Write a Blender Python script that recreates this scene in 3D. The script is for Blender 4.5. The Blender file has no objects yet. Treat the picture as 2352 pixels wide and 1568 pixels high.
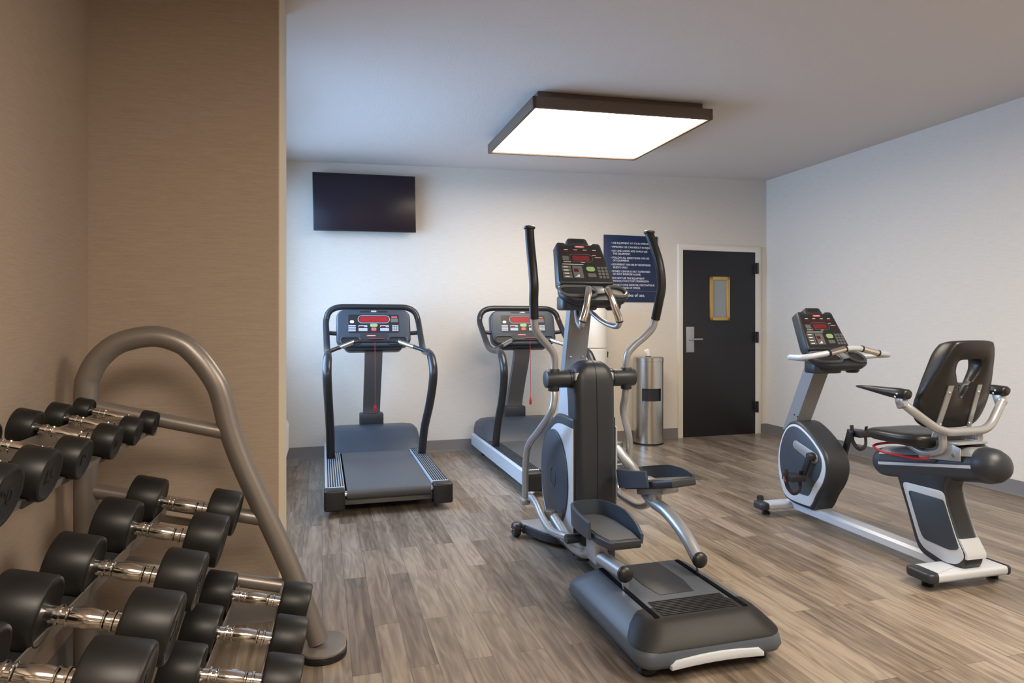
LW, LC, EXPO = 82., 9.6, 0.37
import bpy, bmesh, math, random
from mathutils import Matrix, Vector
R_ = math.radians
random.seed(7)
scene = bpy.context.scene
COL = scene.collection

# ---------------------------------------------------------------- materials
def mat(name, col, rough=.5, metal=0., bump=None, spec=.5, coat=0., aniso=0.):
    m = bpy.data.materials.new(name); m.use_nodes = True
    b = m.node_tree.nodes['Principled BSDF']
    b.inputs['Base Color'].default_value = (*col, 1)
    b.inputs['Roughness'].default_value = rough
    b.inputs['Metallic'].default_value = metal
    b.inputs['Specular IOR Level'].default_value = spec
    b.inputs['Coat Weight'].default_value = coat
    if bump:
        nt = m.node_tree; sc, st = bump
        tc = nt.nodes.new('ShaderNodeTexCoord'); n = nt.nodes.new('ShaderNodeTexNoise'); n.inputs['Scale'].default_value = sc
        n.inputs['Detail'].default_value = 4
        bp = nt.nodes.new('ShaderNodeBump'); bp.inputs['Strength'].default_value = st; bp.inputs['Distance'].default_value = .002
        nt.links.new(tc.outputs['Object'], n.inputs['Vector']); nt.links.new(n.outputs['Fac'], bp.inputs['Height'])
        nt.links.new(bp.outputs['Normal'], b.inputs['Normal'])
    return m
def emit(name, col, s):
    m = bpy.data.materials.new(name); m.use_nodes = True
    b = m.node_tree.nodes['Principled BSDF']
    b.inputs['Base Color'].default_value = (*[c * .3 for c in col], 1)
    b.inputs['Emission Color'].default_value = (*col, 1); b.inputs['Emission Strength'].default_value = s
    return m
def noise_in(nt, scale3, sc, detail=4, rot=(0, 0, 0), dist=0.):
    tc = nt.nodes.new('ShaderNodeTexCoord'); mp = nt.nodes.new('ShaderNodeMapping')
    mp.inputs['Scale'].default_value = scale3; mp.inputs['Rotation'].default_value = rot
    n = nt.nodes.new('ShaderNodeTexNoise'); n.inputs['Scale'].default_value = sc; n.inputs['Detail'].default_value = detail
    n.inputs['Distortion'].default_value = dist
    nt.links.new(tc.outputs['Object'], mp.inputs['Vector']); nt.links.new(mp.outputs['Vector'], n.inputs['Vector'])
    return n
def ramp(nt, src, stops):
    r = nt.nodes.new('ShaderNodeValToRGB'); e = r.color_ramp.elements
    e[0].position, e[0].color = stops[0][0], (*stops[0][1], 1)
    e[1].position, e[1].color = stops[-1][0], (*stops[-1][1], 1)
    for p, c in stops[1:-1]:
        k = e.new(p); k.color = (*c, 1)
    nt.links.new(src, r.inputs['Fac']); return r
def wallpaper(name, c0, c1, rough=.75):
    m = mat(name, c0, rough, spec=.3); nt = m.node_tree; b = nt.nodes['Principled BSDF']
    n = noise_in(nt, (1.2, 1.2, 26), 9, 5)
    n2 = noise_in(nt, (9, 9, 120), 6, 3)
    mx = nt.nodes.new('ShaderNodeMath'); mx.operation = 'ADD'
    h = nt.nodes.new('ShaderNodeMath'); h.operation = 'MULTIPLY'; h.inputs[1].default_value = .5
    nt.links.new(n.outputs['Fac'], mx.inputs[0]); nt.links.new(n2.outputs['Fac'], mx.inputs[1]); nt.links.new(mx.outputs[0], h.inputs[0])
    r = ramp(nt, h.outputs[0], [(.36, c1), (.6, c0)])
    nt.links.new(r.outputs['Color'], b.inputs['Base Color'])
    bp = nt.nodes.new('ShaderNodeBump'); bp.inputs['Strength'].default_value = .25; bp.inputs['Distance'].default_value = .002
    nt.links.new(h.outputs[0], bp.inputs['Height']); nt.links.new(bp.outputs['Normal'], b.inputs['Normal'])
    return m
def floor_mat():
    m = mat('plank_floor', (.3, .24, .18), .3, spec=.45); nt = m.node_tree; b = nt.nodes['Principled BSDF']
    tc = nt.nodes.new('ShaderNodeTexCoord'); mp = nt.nodes.new('ShaderNodeMapping')
    mp.inputs['Rotation'].default_value = (0, 0, -R_(106.2))
    nt.links.new(tc.outputs['Object'], mp.inputs['Vector'])
    def brick(c1, c2, mortar, sz=.0012, off=.41):
        k = nt.nodes.new('ShaderNodeTexBrick'); k.offset = off; k.offset_frequency = 2; k.squash = 1
        k.inputs['Color1'].default_value = (*c1, 1); k.inputs['Color2'].default_value = (*c2, 1); k.inputs['Mortar'].default_value = (*mortar, 1)
        k.inputs['Scale'].default_value = 1; k.inputs['Mortar Size'].default_value = sz; k.inputs['Mortar Smooth'].default_value = .3
        k.inputs['Brick Width'].default_value = .92; k.inputs['Row Height'].default_value = .103
        nt.links.new(mp.outputs['Vector'], k.inputs['Vector']); return k
    k = brick((0, 0, 0), (1, 1, 1), (.5, .5, .5), 0.)
    km = brick((1, 1, 1), (1, 1, 1), (.62, .62, .62), sz=.0018)
    gs = nt.nodes.new('ShaderNodeMapping'); gs.inputs['Scale'].default_value = (.8, 15, 1)
    nt.links.new(mp.outputs['Vector'], gs.inputs['Vector'])
    g = nt.nodes.new('ShaderNodeTexNoise'); g.noise_dimensions = '4D'; g.inputs['Scale'].default_value = 1.6; g.inputs['Detail'].default_value = 7
    g.inputs['Roughness'].default_value = .6; g.inputs['Distortion'].default_value = 1.1
    w = nt.nodes.new('ShaderNodeMath'); w.operation = 'MULTIPLY'; w.inputs[1].default_value = 37.
    nt.links.new(k.outputs['Color'], w.inputs[0]); nt.links.new(w.outputs[0], g.inputs['W']); nt.links.new(gs.outputs['Vector'], g.inputs['Vector'])
    # broad figure (cathedral bands)
    gs2 = nt.nodes.new('ShaderNodeMapping'); gs2.inputs['Scale'].default_value = (1.3, 9, 1)
    nt.links.new(mp.outputs['Vector'], gs2.inputs['Vector'])
    g2 = nt.nodes.new('ShaderNodeTexNoise'); g2.noise_dimensions = '4D'; g2.inputs['Scale'].default_value = 1.5; g2.inputs['Detail'].default_value = 2
    nt.links.new(w.outputs[0], g2.inputs['W']); nt.links.new(gs2.outputs['Vector'], g2.inputs['Vector'])
    sn = nt.nodes.new('ShaderNodeMath'); sn.operation = 'MULTIPLY'; sn.inputs[1].default_value = 42.
    nt.links.new(g2.outputs['Fac'], sn.inputs[0])
    s2 = nt.nodes.new('ShaderNodeMath'); s2.operation = 'SINE'; nt.links.new(sn.outputs[0], s2.inputs[0])
    s3 = nt.nodes.new('ShaderNodeMath'); s3.operation = 'MULTIPLY_ADD'; s3.inputs[1].default_value = .07; s3.inputs[2].default_value = 0.
    nt.links.new(s2.outputs[0], s3.inputs[0])
    ad = nt.nodes.new('ShaderNodeMath'); ad.operation = 'ADD'
    nt.links.new(g.outputs['Fac'], ad.inputs[0]); nt.links.new(s3.outputs[0], ad.inputs[1])
    kk = nt.nodes.new('ShaderNodeMath'); kk.operation = 'MULTIPLY_ADD'; kk.inputs[1].default_value = .28; kk.inputs[2].default_value = -.14
    nt.links.new(k.outputs['Color'], kk.inputs[0])
    ad2 = nt.nodes.new('ShaderNodeMath'); ad2.operation = 'ADD'
    nt.links.new(ad.outputs[0], ad2.inputs[0]); nt.links.new(kk.outputs[0], ad2.inputs[1])
    r = ramp(nt, ad2.outputs[0], [(.22, FL[0]), (.47, FL[1]), (.72, FL[2])])
    mx = nt.nodes.new('ShaderNodeMix'); mx.data_type = 'RGBA'; mx.blend_type = 'MULTIPLY'; mx.inputs[0].default_value = 1
    nt.links.new(r.outputs['Color'], mx.inputs[6]); nt.links.new(km.outputs['Color'], mx.inputs[7])
    nt.links.new(mx.outputs[2], b.inputs['Base Color'])
    bp = nt.nodes.new('ShaderNodeBump'); bp.inputs['Strength'].default_value = .12; bp.inputs['Distance'].default_value = .001
    nt.links.new(ad.outputs[0], bp.inputs['Height']); nt.links.new(bp.outputs['Normal'], b.inputs['Normal'])
    return m
FL = [(.105, .08, .06), (.20, .158, .122), (.32, .262, .205)]
M = {}
M['wall'] = wallpaper('linen_wallcovering', (.73, .675, .605), (.64, .59, .525))
M['taupe'] = wallpaper('dim_linen_wallcovering', (.39, .308, .245), (.33, .258, .203))  # same wallcovering, its warm dim lighting put into a taupe colour
M['endlit'] = mat('lit_end_beige', (.62, .53, .38), .6)  # lamplight on the stub wall end, put into the colour
M['ceiling'] = mat('orange_peel_ceiling', (.68, .64, .615), .9, bump=(150, .9), spec=.1)
M['floor'] = floor_mat()
M['base'] = mat('grey_vinyl_base', (.16, .145, .14), .5)
M['casing'] = mat('cream_trim_paint', (.72, .68, .6), .45)
M['charcoal'] = mat('charcoal_plastic', (.024, .028, .036), .42, bump=(400, .12))
M['capgrey'] = mat('dark_step_plastic', (.013, .012, .012), .5, bump=(400, .15), spec=.3)
M['void'] = mat('matte_black_slot', (.003, .003, .004), .9, spec=.1)
M['rim'] = mat('satin_grey_rim', (.11, .115, .12), .25)
M['podgrey'] = mat('slate_plastic', (.075, .09, .115), .42, bump=(400, .12))
M['charcoal2'] = mat('grey_plastic', (.038, .050, .070), .4, bump=(400, .12))
M['black'] = mat('black_plastic', (.014, .014, .016), .4)
M['tubeblk'] = mat('black_grey_tube_paint', (.032, .034, .038), .3, metal=.3)
M['mastgrey'] = mat('mid_grey_metallic', (.27, .28, .30), .38, metal=.4)
M['silver'] = mat('silver_metallic_paint', (.41, .425, .45), .34, metal=.55)
M['silver2'] = mat('pale_silver_plastic', (.58, .62, .68), .4, metal=.15)
M['greymetal'] = mat('grey_metallic_paint', (.16, .155, .15), .4, metal=.45)
M['rackpaint'] = mat('taupe_metallic_paint', (.245, .215, .195), .36, metal=.5)
M['chrome'] = mat('chrome', (.8, .77, .72), .12, metal=1.)
M['steel'] = mat('brushed_stainless', (.62, .6, .56), .24, metal=1.)
M['rubber'] = mat('black_rubber', (.010, .0095, .010), .42, bump=(300, .05), spec=.4)
M['belt'] = mat('running_belt', (.085, .088, .095), .5, bump=(500, .3))
M['vinyl'] = mat('black_vinyl', (.013, .0125, .013), .36)
M['panel'] = mat('overlay_dark', (.016, .017, .02), .35)
M['led'] = emit('red_display', (.55, .004, .018), .28)
M['ledlo'] = mat('dark_red_display', (.09, .006, .01), .3)
M['key'] = mat('key_light_grey', (.42, .44, .5), .5)
M['keyd'] = mat('key_grey', (.12, .125, .13), .5)
M['white'] = mat('white_print', (.8, .8, .8), .5)
M['green'] = mat('green_key', (.30, .45, .20), .45)
M['redkey'] = mat('red_key', (.62, .12, .12), .45)
M['pink'] = mat('red_badge', (.6, .07, .08), .4)
M['red'] = mat('red_cord', (.42, .012, .02), .45)
M['navy'] = mat('navy_sign', (.008, .022, .075), .35)
M['navyart'] = mat('blue_line_art', (.03, .10, .26), .5)
M['gold'] = mat('brass', (.62, .40, .14), .32, metal=.85)
M['doorpaint'] = mat('black_door_paint', (.012, .012, .015), .42)
M['wplastic'] = mat('white_plastic', (.78, .77, .74), .35)
M['tissue'] = mat('white_wipe', (.85, .83, .8), .9)
M['frame'] = mat('bronze_frame', (.13, .092, .065), .42, metal=.25)
M['tv'] = mat('tv_glass', (.016, .010, .017), .3, spec=.3)
M['tvf'] = mat('tv_bezel', (.006, .006, .007), .35)
M['diff'] = emit('light_diffuser', (1., .86, .68), LC)
M['fill_diff'] = emit('fill_light_diffuser', (1., .88, .72), LC * 1.95)  # stronger glow for the added, unseen fill lights
def wired_glass():
    m = mat('wired_glass', (.36, .40, .42), .25); nt = m.node_tree; b = nt.nodes['Principled BSDF']
    tc = nt.nodes.new('ShaderNodeTexCoord'); mp = nt.nodes.new('ShaderNodeMapping'); mp.inputs['Rotation'].default_value = (0, R_(45), 0)
    k = nt.nodes.new('ShaderNodeTexBrick'); k.offset = 0; k.inputs['Scale'].default_value = 1; k.inputs['Brick Width'].default_value = .013; k.inputs['Row Height'].default_value = .013
    k.inputs['Mortar Size'].default_value = .0012
    for a, c in (('Color1', (.36, .40, .42)), ('Color2', (.36, .40, .42)), ('Mortar', (.09, .1, .1))): k.inputs[a].default_value = (*c, 1)
    sx = nt.nodes.new('ShaderNodeSeparateXYZ'); cx = nt.nodes.new('ShaderNodeCombineXYZ')
    nt.links.new(tc.outputs['Object'], mp.inputs['Vector']); nt.links.new(mp.outputs['Vector'], sx.inputs[0])
    nt.links.new(sx.outputs['X'], cx.inputs['X']); nt.links.new(sx.outputs['Z'], cx.inputs['Y']); nt.links.new(cx.outputs[0], k.inputs['Vector'])
    nt.links.new(k.outputs['Color'], b.inputs['Base Color']); return m
M['wired'] = wired_glass()

# ---------------------------------------------------------------- mesh helpers
def catmull(pts, n=8, closed=False):
    P = [Vector(p) for p in pts]; out = []; N = len(P)
    rng = range(N) if closed else range(N - 1)
    for i in rng:
        if closed: p0, p1, p2, p3 = P[i - 1], P[i], P[(i + 1) % N], P[(i + 2) % N]
        else:
            p1, p2 = P[i], P[i + 1]
            p0 = P[i - 1] if i > 0 else p1 * 2 - p2
            p3 = P[i + 2] if i + 2 < N else p2 * 2 - p1
        for k in range(n):
            t = k / n
            out.append(.5 * ((2 * p1) + (-p0 + p2) * t + (2 * p0 - 5 * p1 + 4 * p2 - p3) * t * t + (-p0 + 3 * p1 - 3 * p2 + p3) * t ** 3))
    if not closed: out.append(P[-1])
    return out
def fillet(pts, r, n=6):
    """polyline with its inner corners rounded by radius-like distance r"""
    P = [Vector(p) for p in pts]; out = [P[0]]
    for i in range(1, len(P) - 1):
        a, b, c = P[i - 1], P[i], P[i + 1]
        d = min(r, (a - b).length * .48, (c - b).length * .48)
        s = b + (a - b).normalized() * d; e = b + (c - b).normalized() * d
        for k in range(n + 1):
            t = k / n; out.append(s * (1 - t) ** 2 + b * 2 * t * (1 - t) + e * t * t)
    out.append(P[-1]); return out
def rrect(w, h, r, n=4, cx=0, cy=0):
    r = min(r, w / 2 - 1e-5, h / 2 - 1e-5); o = []
    for sx, sy, a in ((1, 1, 0), (-1, 1, 90), (-1, -1, 180), (1, -1, 270)):
        for k in range(n + 1):
            t = R_(a + 90 * k / n); o.append((cx + sx * (w / 2 - r) + r * math.cos(t), cy + sy * (h / 2 - r) + r * math.sin(t)))
    return o
def rpoly(poly, r, n=5):
    out = []; N = len(poly)
    for i in range(N):
        a, b, c = Vector(poly[i - 1]), Vector(poly[i]), Vector(poly[(i + 1) % N])
        d = min(r, (a - b).length * .45, (c - b).length * .45); s = b + (a - b).normalized() * d; e = b + (c - b).normalized() * d
        out += [tuple(s * (1 - k / n) ** 2 + b * 2 * (k / n) * (1 - k / n) + e * (k / n) ** 2) for k in range(n + 1)]
    return out
class MB:
    def __init__(s): s.bm = bmesh.new()
    def _add(s, bm, mtx=None):
        if mtx is not None: bm.transform(mtx)
        me = bpy.data.meshes.new('t'); bm.to_mesh(me); bm.free(); s.bm.from_mesh(me); bpy.data.meshes.remove(me); return s
    def box(s, c, d, bev=0., mtx=None, seg=2, rot=None):
        bm = bmesh.new(); bmesh.ops.create_cube(bm, size=1)
        bmesh.ops.scale(bm, vec=d, verts=bm.verts)
        if bev: bmesh.ops.bevel(bm, geom=bm.edges[:] , offset=min(bev, min(d) * .49), segments=seg, profile=.5, affect='EDGES')
        if rot: bm.transform(rot)
        bmesh.ops.translate(bm, vec=c, verts=bm.verts); return s._add(bm, mtx)
    def prism(s, poly, d0, d1, mtx=None, bev=0., axis='z', seg=2):
        """poly in the (a,b) plane, extruded from d0 to d1. axis z:(a,b,d) ; x:(d,a,b) ; y:(a,d,b)"""
        bm = bmesh.new(); f = {'z': lambda a, b, d: (a, b, d), 'x': lambda a, b, d: (d, a, b), 'y': lambda a, b, d: (a, d, b)}[axis]
        v0 = [bm.verts.new(f(a, b, d0)) for a, b in poly]; v1 = [bm.verts.new(f(a, b, d1)) for a, b in poly]; n = len(poly)
        f0 = bm.faces.new(v0); f1 = bm.faces.new(v1[::-1])
        for i in range(n): bm.faces.new((v0[i], v1[i], v1[(i + 1) % n], v0[(i + 1) % n]))
        bmesh.ops.recalc_face_normals(bm, faces=bm.faces)
        if bev:
            es = [e for e in bm.edges if (e.verts[0] in v0 and e.verts[1] in v0) or (e.verts[0] in v1 and e.verts[1] in v1)]
            bmesh.ops.bevel(bm, geom=es, offset=bev, segments=seg, profile=.5, affect='EDGES')
        return s._add(bm, mtx)
    def tube(s, pts, r, seg=14, mtx=None, cap=True, sx=1., closed=False):
        P = [Vector(p) for p in pts]; N = len(P)
        rr = r if isinstance(r, (list, tuple)) else [r] * N
        if len(rr) != N: rr = [rr[0] + (rr[-1] - rr[0]) * i / (N - 1) for i in range(N)]
        T = []
        for i in range(N):
            if closed: a, b = P[i - 1], P[(i + 1) % N]
            else: a, b = P[max(i - 1, 0)], P[min(i + 1, N - 1)]
            T.append((b - a).normalized())
        up = Vector((0, 0, 1)) if abs(T[0].z) < .9 else Vector((1, 0, 0))
        nrm = (up - T[0] * up.dot(T[0])).normalized(); bm = bmesh.new(); rings = []
        for i in range(N):
            nrm = (nrm - T[i] * nrm.dot(T[i])).normalized(); bi = T[i].cross(nrm)
            rings.append([bm.verts.new(P[i] + (nrm * math.cos(2 * math.pi * k / seg) + bi * sx * math.sin(2 * math.pi * k / seg)) * rr[i]) for k in range(seg)])
        rg = range(N) if closed else range(N - 1)
        for i in rg:
            A, B = rings[i], rings[(i + 1) % N]
            for k in range(seg): bm.faces.new((A[k], A[(k + 1) % seg], B[(k + 1) % seg], B[k]))
        if cap and not closed: bm.faces.new(rings[0][::-1]); bm.faces.new(rings[-1])
        bmesh.ops.recalc_face_normals(bm, faces=bm.faces); return s._add(bm, mtx)
    def lathe(s, prof, seg=32, mtx=None, axis='z'):
        """prof: list of (radius, height)"""
        bm = bmesh.new(); rings = []
        f = {'z': lambda c, q, h: (c, q, h), 'x': lambda c, q, h: (h, c, q), 'y': lambda c, q, h: (c, h, q)}[axis]
        for r, h in prof:
            if r < 1e-6: rings.append([bm.verts.new(f(0, 0, h))])
            else: rings.append([bm.verts.new(f(r * math.cos(2 * math.pi * k / seg), r * math.sin(2 * math.pi * k / seg), h)) for k in range(seg)])
        for A, B in zip(rings, rings[1:]):
            for k in range(seg):
                k2 = (k + 1) % seg
                if len(A) == 1 and len(B) == 1: break
                if len(A) == 1: bm.faces.new((A[0], B[k], B[k2]))
                elif len(B) == 1: bm.faces.new((A[k], A[k2], B[0]))
                else: bm.faces.new((A[k], A[k2], B[k2], B[k]))
        if len(rings[0]) > 1: bm.faces.new(rings[0])
        if len(rings[-1]) > 1: bm.faces.new(rings[-1])
        bmesh.ops.recalc_face_normals(bm, faces=bm.faces); return s._add(bm, mtx)
    def loft(s, rings, mtx=None, cap=True, closed=False):
        bm = bmesh.new(); R = [[bm.verts.new(p) for p in r] for r in rings]; n = len(R[0])
        for A, B in zip(R, R[1:] + ([R[0]] if closed else [])):
            for k in range(n): bm.faces.new((A[k], A[(k + 1) % n], B[(k + 1) % n], B[k]))
        if cap and not closed: bm.faces.new(R[0][::-1]); bm.faces.new(R[-1])
        bmesh.ops.recalc_face_normals(bm, faces=bm.faces); return s._add(bm, mtx)
    def sphere(s, c, r, mtx=None, u=24, v=14):
        bm = bmesh.new(); bmesh.ops.create_uvsphere(bm, u_segments=u, v_segments=v, radius=1)
        r = (r, r, r) if not isinstance(r, (tuple, list)) else r
        bmesh.ops.scale(bm, vec=r, verts=bm.verts); bmesh.ops.translate(bm, vec=c, verts=bm.verts); return s._add(bm, mtx)
    def cyl(s, a, b, r, seg=24, mtx=None, bev=0.):
        a, b = Vector(a), Vector(b); d = b - a; L = d.length; q = Vector((0, 0, 1)).rotation_difference(d)
        prof = [(r, 0), (r, L)] if not bev else [(r - bev, 0), (r - bev * .3, bev * .3), (r, bev), (r, L - bev), (r - bev * .3, L - bev * .3), (r - bev, L)]
        t = Matrix.Translation(a) @ q.to_matrix().to_4x4()
        return s.lathe(prof, seg, (mtx @ t) if mtx is not None else t)
    def text(s, txt, size, mtx, depth=.0006):
        cu = bpy.data.curves.new('txt', 'FONT'); cu.body = txt; cu.size = size; cu.resolution_u = 2; cu.extrude = depth; cu.align_x = TXA[0]
        o = bpy.data.objects.new('txt', cu); COL.objects.link(o); bpy.context.view_layer.update()
        me = bpy.data.meshes.new_from_object(o.evaluated_get(bpy.context.evaluated_depsgraph_get()))
        bm = bmesh.new(); bm.from_mesh(me); bpy.data.meshes.remove(me); bpy.data.objects.remove(o); bpy.data.curves.remove(cu)
        if TXB[0]: bmesh.ops.scale(bm, vec=(TXB[0], 1, 1), verts=bm.verts)
        return s._add(bm, mtx)
    def build(s, name, material, parent=None, ang=35, label=None, mtx=None):
        me = bpy.data.meshes.new(name)
        if mtx is not None: s.bm.transform(mtx)
        s.bm.to_mesh(me); s.bm.free()
        me.polygons.foreach_set('use_smooth', [True] * len(me.polygons)); me.set_sharp_from_angle(angle=R_(ang))
        me.materials.append(M[material] if isinstance(material, str) else material)
        o = bpy.data.objects.new(name, me); COL.objects.link(o)
        if parent: o.parent = parent
        if label: o['label'] = label
        return o
TXA = ['LEFT']; TXB = [None]
def thing(name, label, cat, loc=(0, 0, 0), rz=0., group=None, ry=0., rx=0.):
    o = bpy.data.objects.new(name, None); COL.objects.link(o); o.empty_display_size = .1
    o.location = loc; o.rotation_euler = (R_(rx), R_(ry), R_(rz)); o['label'] = label; o['category'] = cat
    if group: o['group'] = group
    return o
def tag(o, label, cat, group=None):
    o['label'] = label; o['category'] = cat
    if group: o['group'] = group
    return o
def struct(o): o['kind'] = 'structure'; return o
def copy_tree(o, parent=None):
    c = o.copy(); COL.objects.link(c); c.parent = parent
    for ch in list(o.children): copy_tree(ch, c)
    return c
def frame2d(ox, oy, deg, z=0): return Matrix.Translation((ox, oy, z)) @ Matrix.Rotation(R_(deg), 4, 'Z')
def plane_m(origin, u, v):
    u, v = Vector(u).normalized(), Vector(v).normalized(); n = u.cross(v); v = n.cross(u)
    return Matrix(((u.x, v.x, n.x, origin[0]), (u.y, v.y, n.y, origin[1]), (u.z, v.z, n.z, origin[2]), (0, 0, 0, 1)))

# ---------------------------------------------------------------- room shell
C_ = Vector((2.926, 7.515)); D_ = Vector((5.78, -2.59)); E_ = Vector((-.150, -2.81))
S1 = Vector((-1.674, 2.58)); S2 = Vector((-.991, 2.773)); S3 = Vector((-1.11, 3.20)); S4 = Vector((-1.50, 3.09)); A_ = Vector((-2.315, 5.953))
HT = 3.0
def zc(x, y): return 2.898 + .027 * ((x - 2.926) * .958 + (y - 7.515) * .2855)
m = MB(); m.prism([(-3.6, -3.6), (7, -3.6), (7, 9), (-3.6, 9)], -.1, 0); struct(m.build('floor', 'floor'))
bm = MB(); cs = [(-3.6, -3.6), (7, -3.6), (7, 9), (-3.6, 9)]
bm.loft([[(x, y, zc(x, y)) for x, y in cs], [(x, y, zc(x, y) + .12) for x, y in cs]]); struct(bm.build('ceiling', 'ceiling'))
def wall(name, p, q, material, t=.15, holes=(), side=1, ext=0.):
    """solid wall whose room face runs p -> q, thickness to the left of p->q times side; holes: (a0,a1,z0,z1)"""
    d = (q - p); L = d.length; ang = math.degrees(math.atan2(d.y, d.x)); fr = frame2d(p.x, p.y, ang)
    b = MB(); y0, y1 = (0, t) if side > 0 else (-t, 0)
    def bx(a0, a1, z0, z1): b.box(((a0 + a1) / 2, (y0 + y1) / 2, (z0 + z1) / 2), (a1 - a0, t, z1 - z0))
    if not holes: bx(-ext, L + ext, 0, HT)
    for a0, a1, z0, z1 in holes:
        bx(-ext, a0, 0, HT); bx(a1, L + ext, 0, HT); bx(a0, a1, z1, HT)
        if z0 > 0: bx(a0, a1, 0, z0)
    o = b.build(name, material); o.matrix_world = fr; struct(o); return fr, L
WF = 16.6
wfr, WL = wall('wall_back', A_, C_, 'wall', holes=((( C_ - A_).length - 1.104, (C_ - A_).length - .144, 0, 2.08),), ext=.0)
wall('wall_right', C_, D_, 'wall', ext=.15)
wall('wall_front', D_, E_, 'wall')
wall('wall_left', E_, S1, 'taupe')
m = MB(); m.prism([S1[:], S2[:], S3[:], S4[:], (-1.66, 3.04), (-1.83, 2.99), (-1.80, 2.54)], 0, HT); struct(m.build('wall_stub', 'taupe'))
b = MB(); d_ = S3 - S2; b.box((d_.length / 2, -.002, HT / 2), (d_.length, .004, HT)); o = b.build('stub_end_lit', 'endlit', label='added thin plate with the lamplight on the stub wall end put into its beige'); o.matrix_world = frame2d(S2.x, S2.y, math.degrees(math.atan2(d_.y, d_.x))); struct(o)  # added plate; its pale beige stands for light falling on the end face
AL = (A_ - S4).length
wall('wall_alcove', S4, A_, 'wall', holes=((.35, 2.62, .95, 2.45),))
afr = frame2d(S4.x, S4.y, math.degrees(math.atan2(A_.y - S4.y, A_.x - S4.x)))
b = MB()
for a, z, w, h in ((.375, 1.7, .05, 1.5), (2.595, 1.7, .05, 1.5), (1.485, 1.7, .05, 1.5), (1.485, .975, 2.27, .05), (1.485, 2.425, 2.27, .05)):
    b.box((a, .09, z), (w, .06, h), .004)
o = b.build('window_1', 'casing'); o.matrix_world = afr; struct(o)
# baseboards (room side = negative local y)
def baseboard(name, p, q, a0=0., a1=None, segs=None):
    d = q - p; L = d.length; fr = frame2d(p.x, p.y, math.degrees(math.atan2(d.y, d.x))); b = MB()
    for s0, s1 in (segs or [(a0, a1 if a1 is not None else L)]):
        b.prism([(-.0001, 0), (-.02, 0), (-.011, .014), (-.009, .1), (-.006, .108), (-.0001, .108)], s0, s1, axis='x')
    o = b.build(name, 'base'); o.matrix_world = fr; struct(o)
baseboard('baseboard_back', A_, C_, segs=[(0, WL - 1.157), (WL - .087, WL)])
baseboard('baseboard_right', C_, D_)
baseboard('baseboard_left', E_, S1); baseboard('baseboard_stub', S1, S2); baseboard('baseboard_stub_end', S2, S3)
baseboard('baseboard_alcove', S4, A_); baseboard('baseboard_front', D_, E_)
# ---------------------------------------------------------------- door (local frame of back wall, origin at corner, x negative to the left)
CW = frame2d(C_.x, C_.y, WF)
b = MB()
b.prism([(-1.154, 0), (-1.154, 2.128), (-.089, 2.128), (-.089, 0), (-.152, 0), (-.152, 2.066), (-1.096, 2.066), (-1.096, 0)], -.022, .1, axis='y', bev=.003)
o = b.build('trim_1', 'casing', label='cream painted steel frame around the black door'); o.matrix_world = CW; struct(o)
door = MB().box((-.624, .012, 1.0325), (.936, .04, 2.063), .002).build('door_1', 'doorpaint', label='black door with a narrow brass-framed wired window'); door.matrix_world = CW; struct(door)
b = MB()
x0, x1, z0, z1 = -.758, -.499, 1.289, 1.782
for bxx in (((x0 + .022), (z0 + z1) / 2, .044, z1 - z0), ((x1 - .022), (z0 + z1) / 2, .044, z1 - z0), ((x0 + x1) / 2, z0 + .02, x1 - x0, .04), ((x0 + x1) / 2, z1 - .02, x1 - x0, .04)):
    b.box((bxx[0], -.016, bxx[1]), (bxx[2], .024, bxx[3]), .008)
b.build('vision_frame', 'gold', door)
MB().box(((x0 + x1) / 2, -.011, (z0 + z1) / 2), (x1 - x0 - .07, .006, z1 - z0 - .06)).build('glass_pane', 'wired', door)
MB().box((-1.004, -.0125, 1.079), (.1, .012, .285), .004).build('lock_plate', 'silver', door)
b = MB(); b.cyl((-1.01, -.017, 1.082), (-1.01, -.06, 1.082), .013); b.tube(fillet([(-1.01, -.058, 1.082), (-.985, -.062, 1.083), (-.875, -.058, 1.083)], .02), .0105, 12); b.build('door_handle', 'silver', door)
for z in (1.885, 1.1, .307):
    b = MB(); b.box((-.153, -.026, z), (.026, .008, .125), .002); b.cyl((-.139, -.034, z - .062), (-.139, -.034, z + .062), .009); b.build('hinge', 'black', door)
# ---------------------------------------------------------------- television
t = thing('wall_television', 'black flat television mounted high on the back wall', 'television', CW @ Vector((-4.52, 0, 2.385)), WF)
MB().box((0, -.045, 0), (.3, .088, .25), .004).build('wall_bracket', 'black', t)
MB().box((0, -.1, 0), (.94, .035, .535), .006, rot=Matrix.Rotation(R_(-1.0), 4, 'Y')).build('bezel', 'tvf', t)
MB().box((0, -.1185, .003), (.918, .003, .508), .001, rot=None).build('screen', 'tv', t, mtx=Matrix.Rotation(R_(-1.0), 4, 'Y'))
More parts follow.
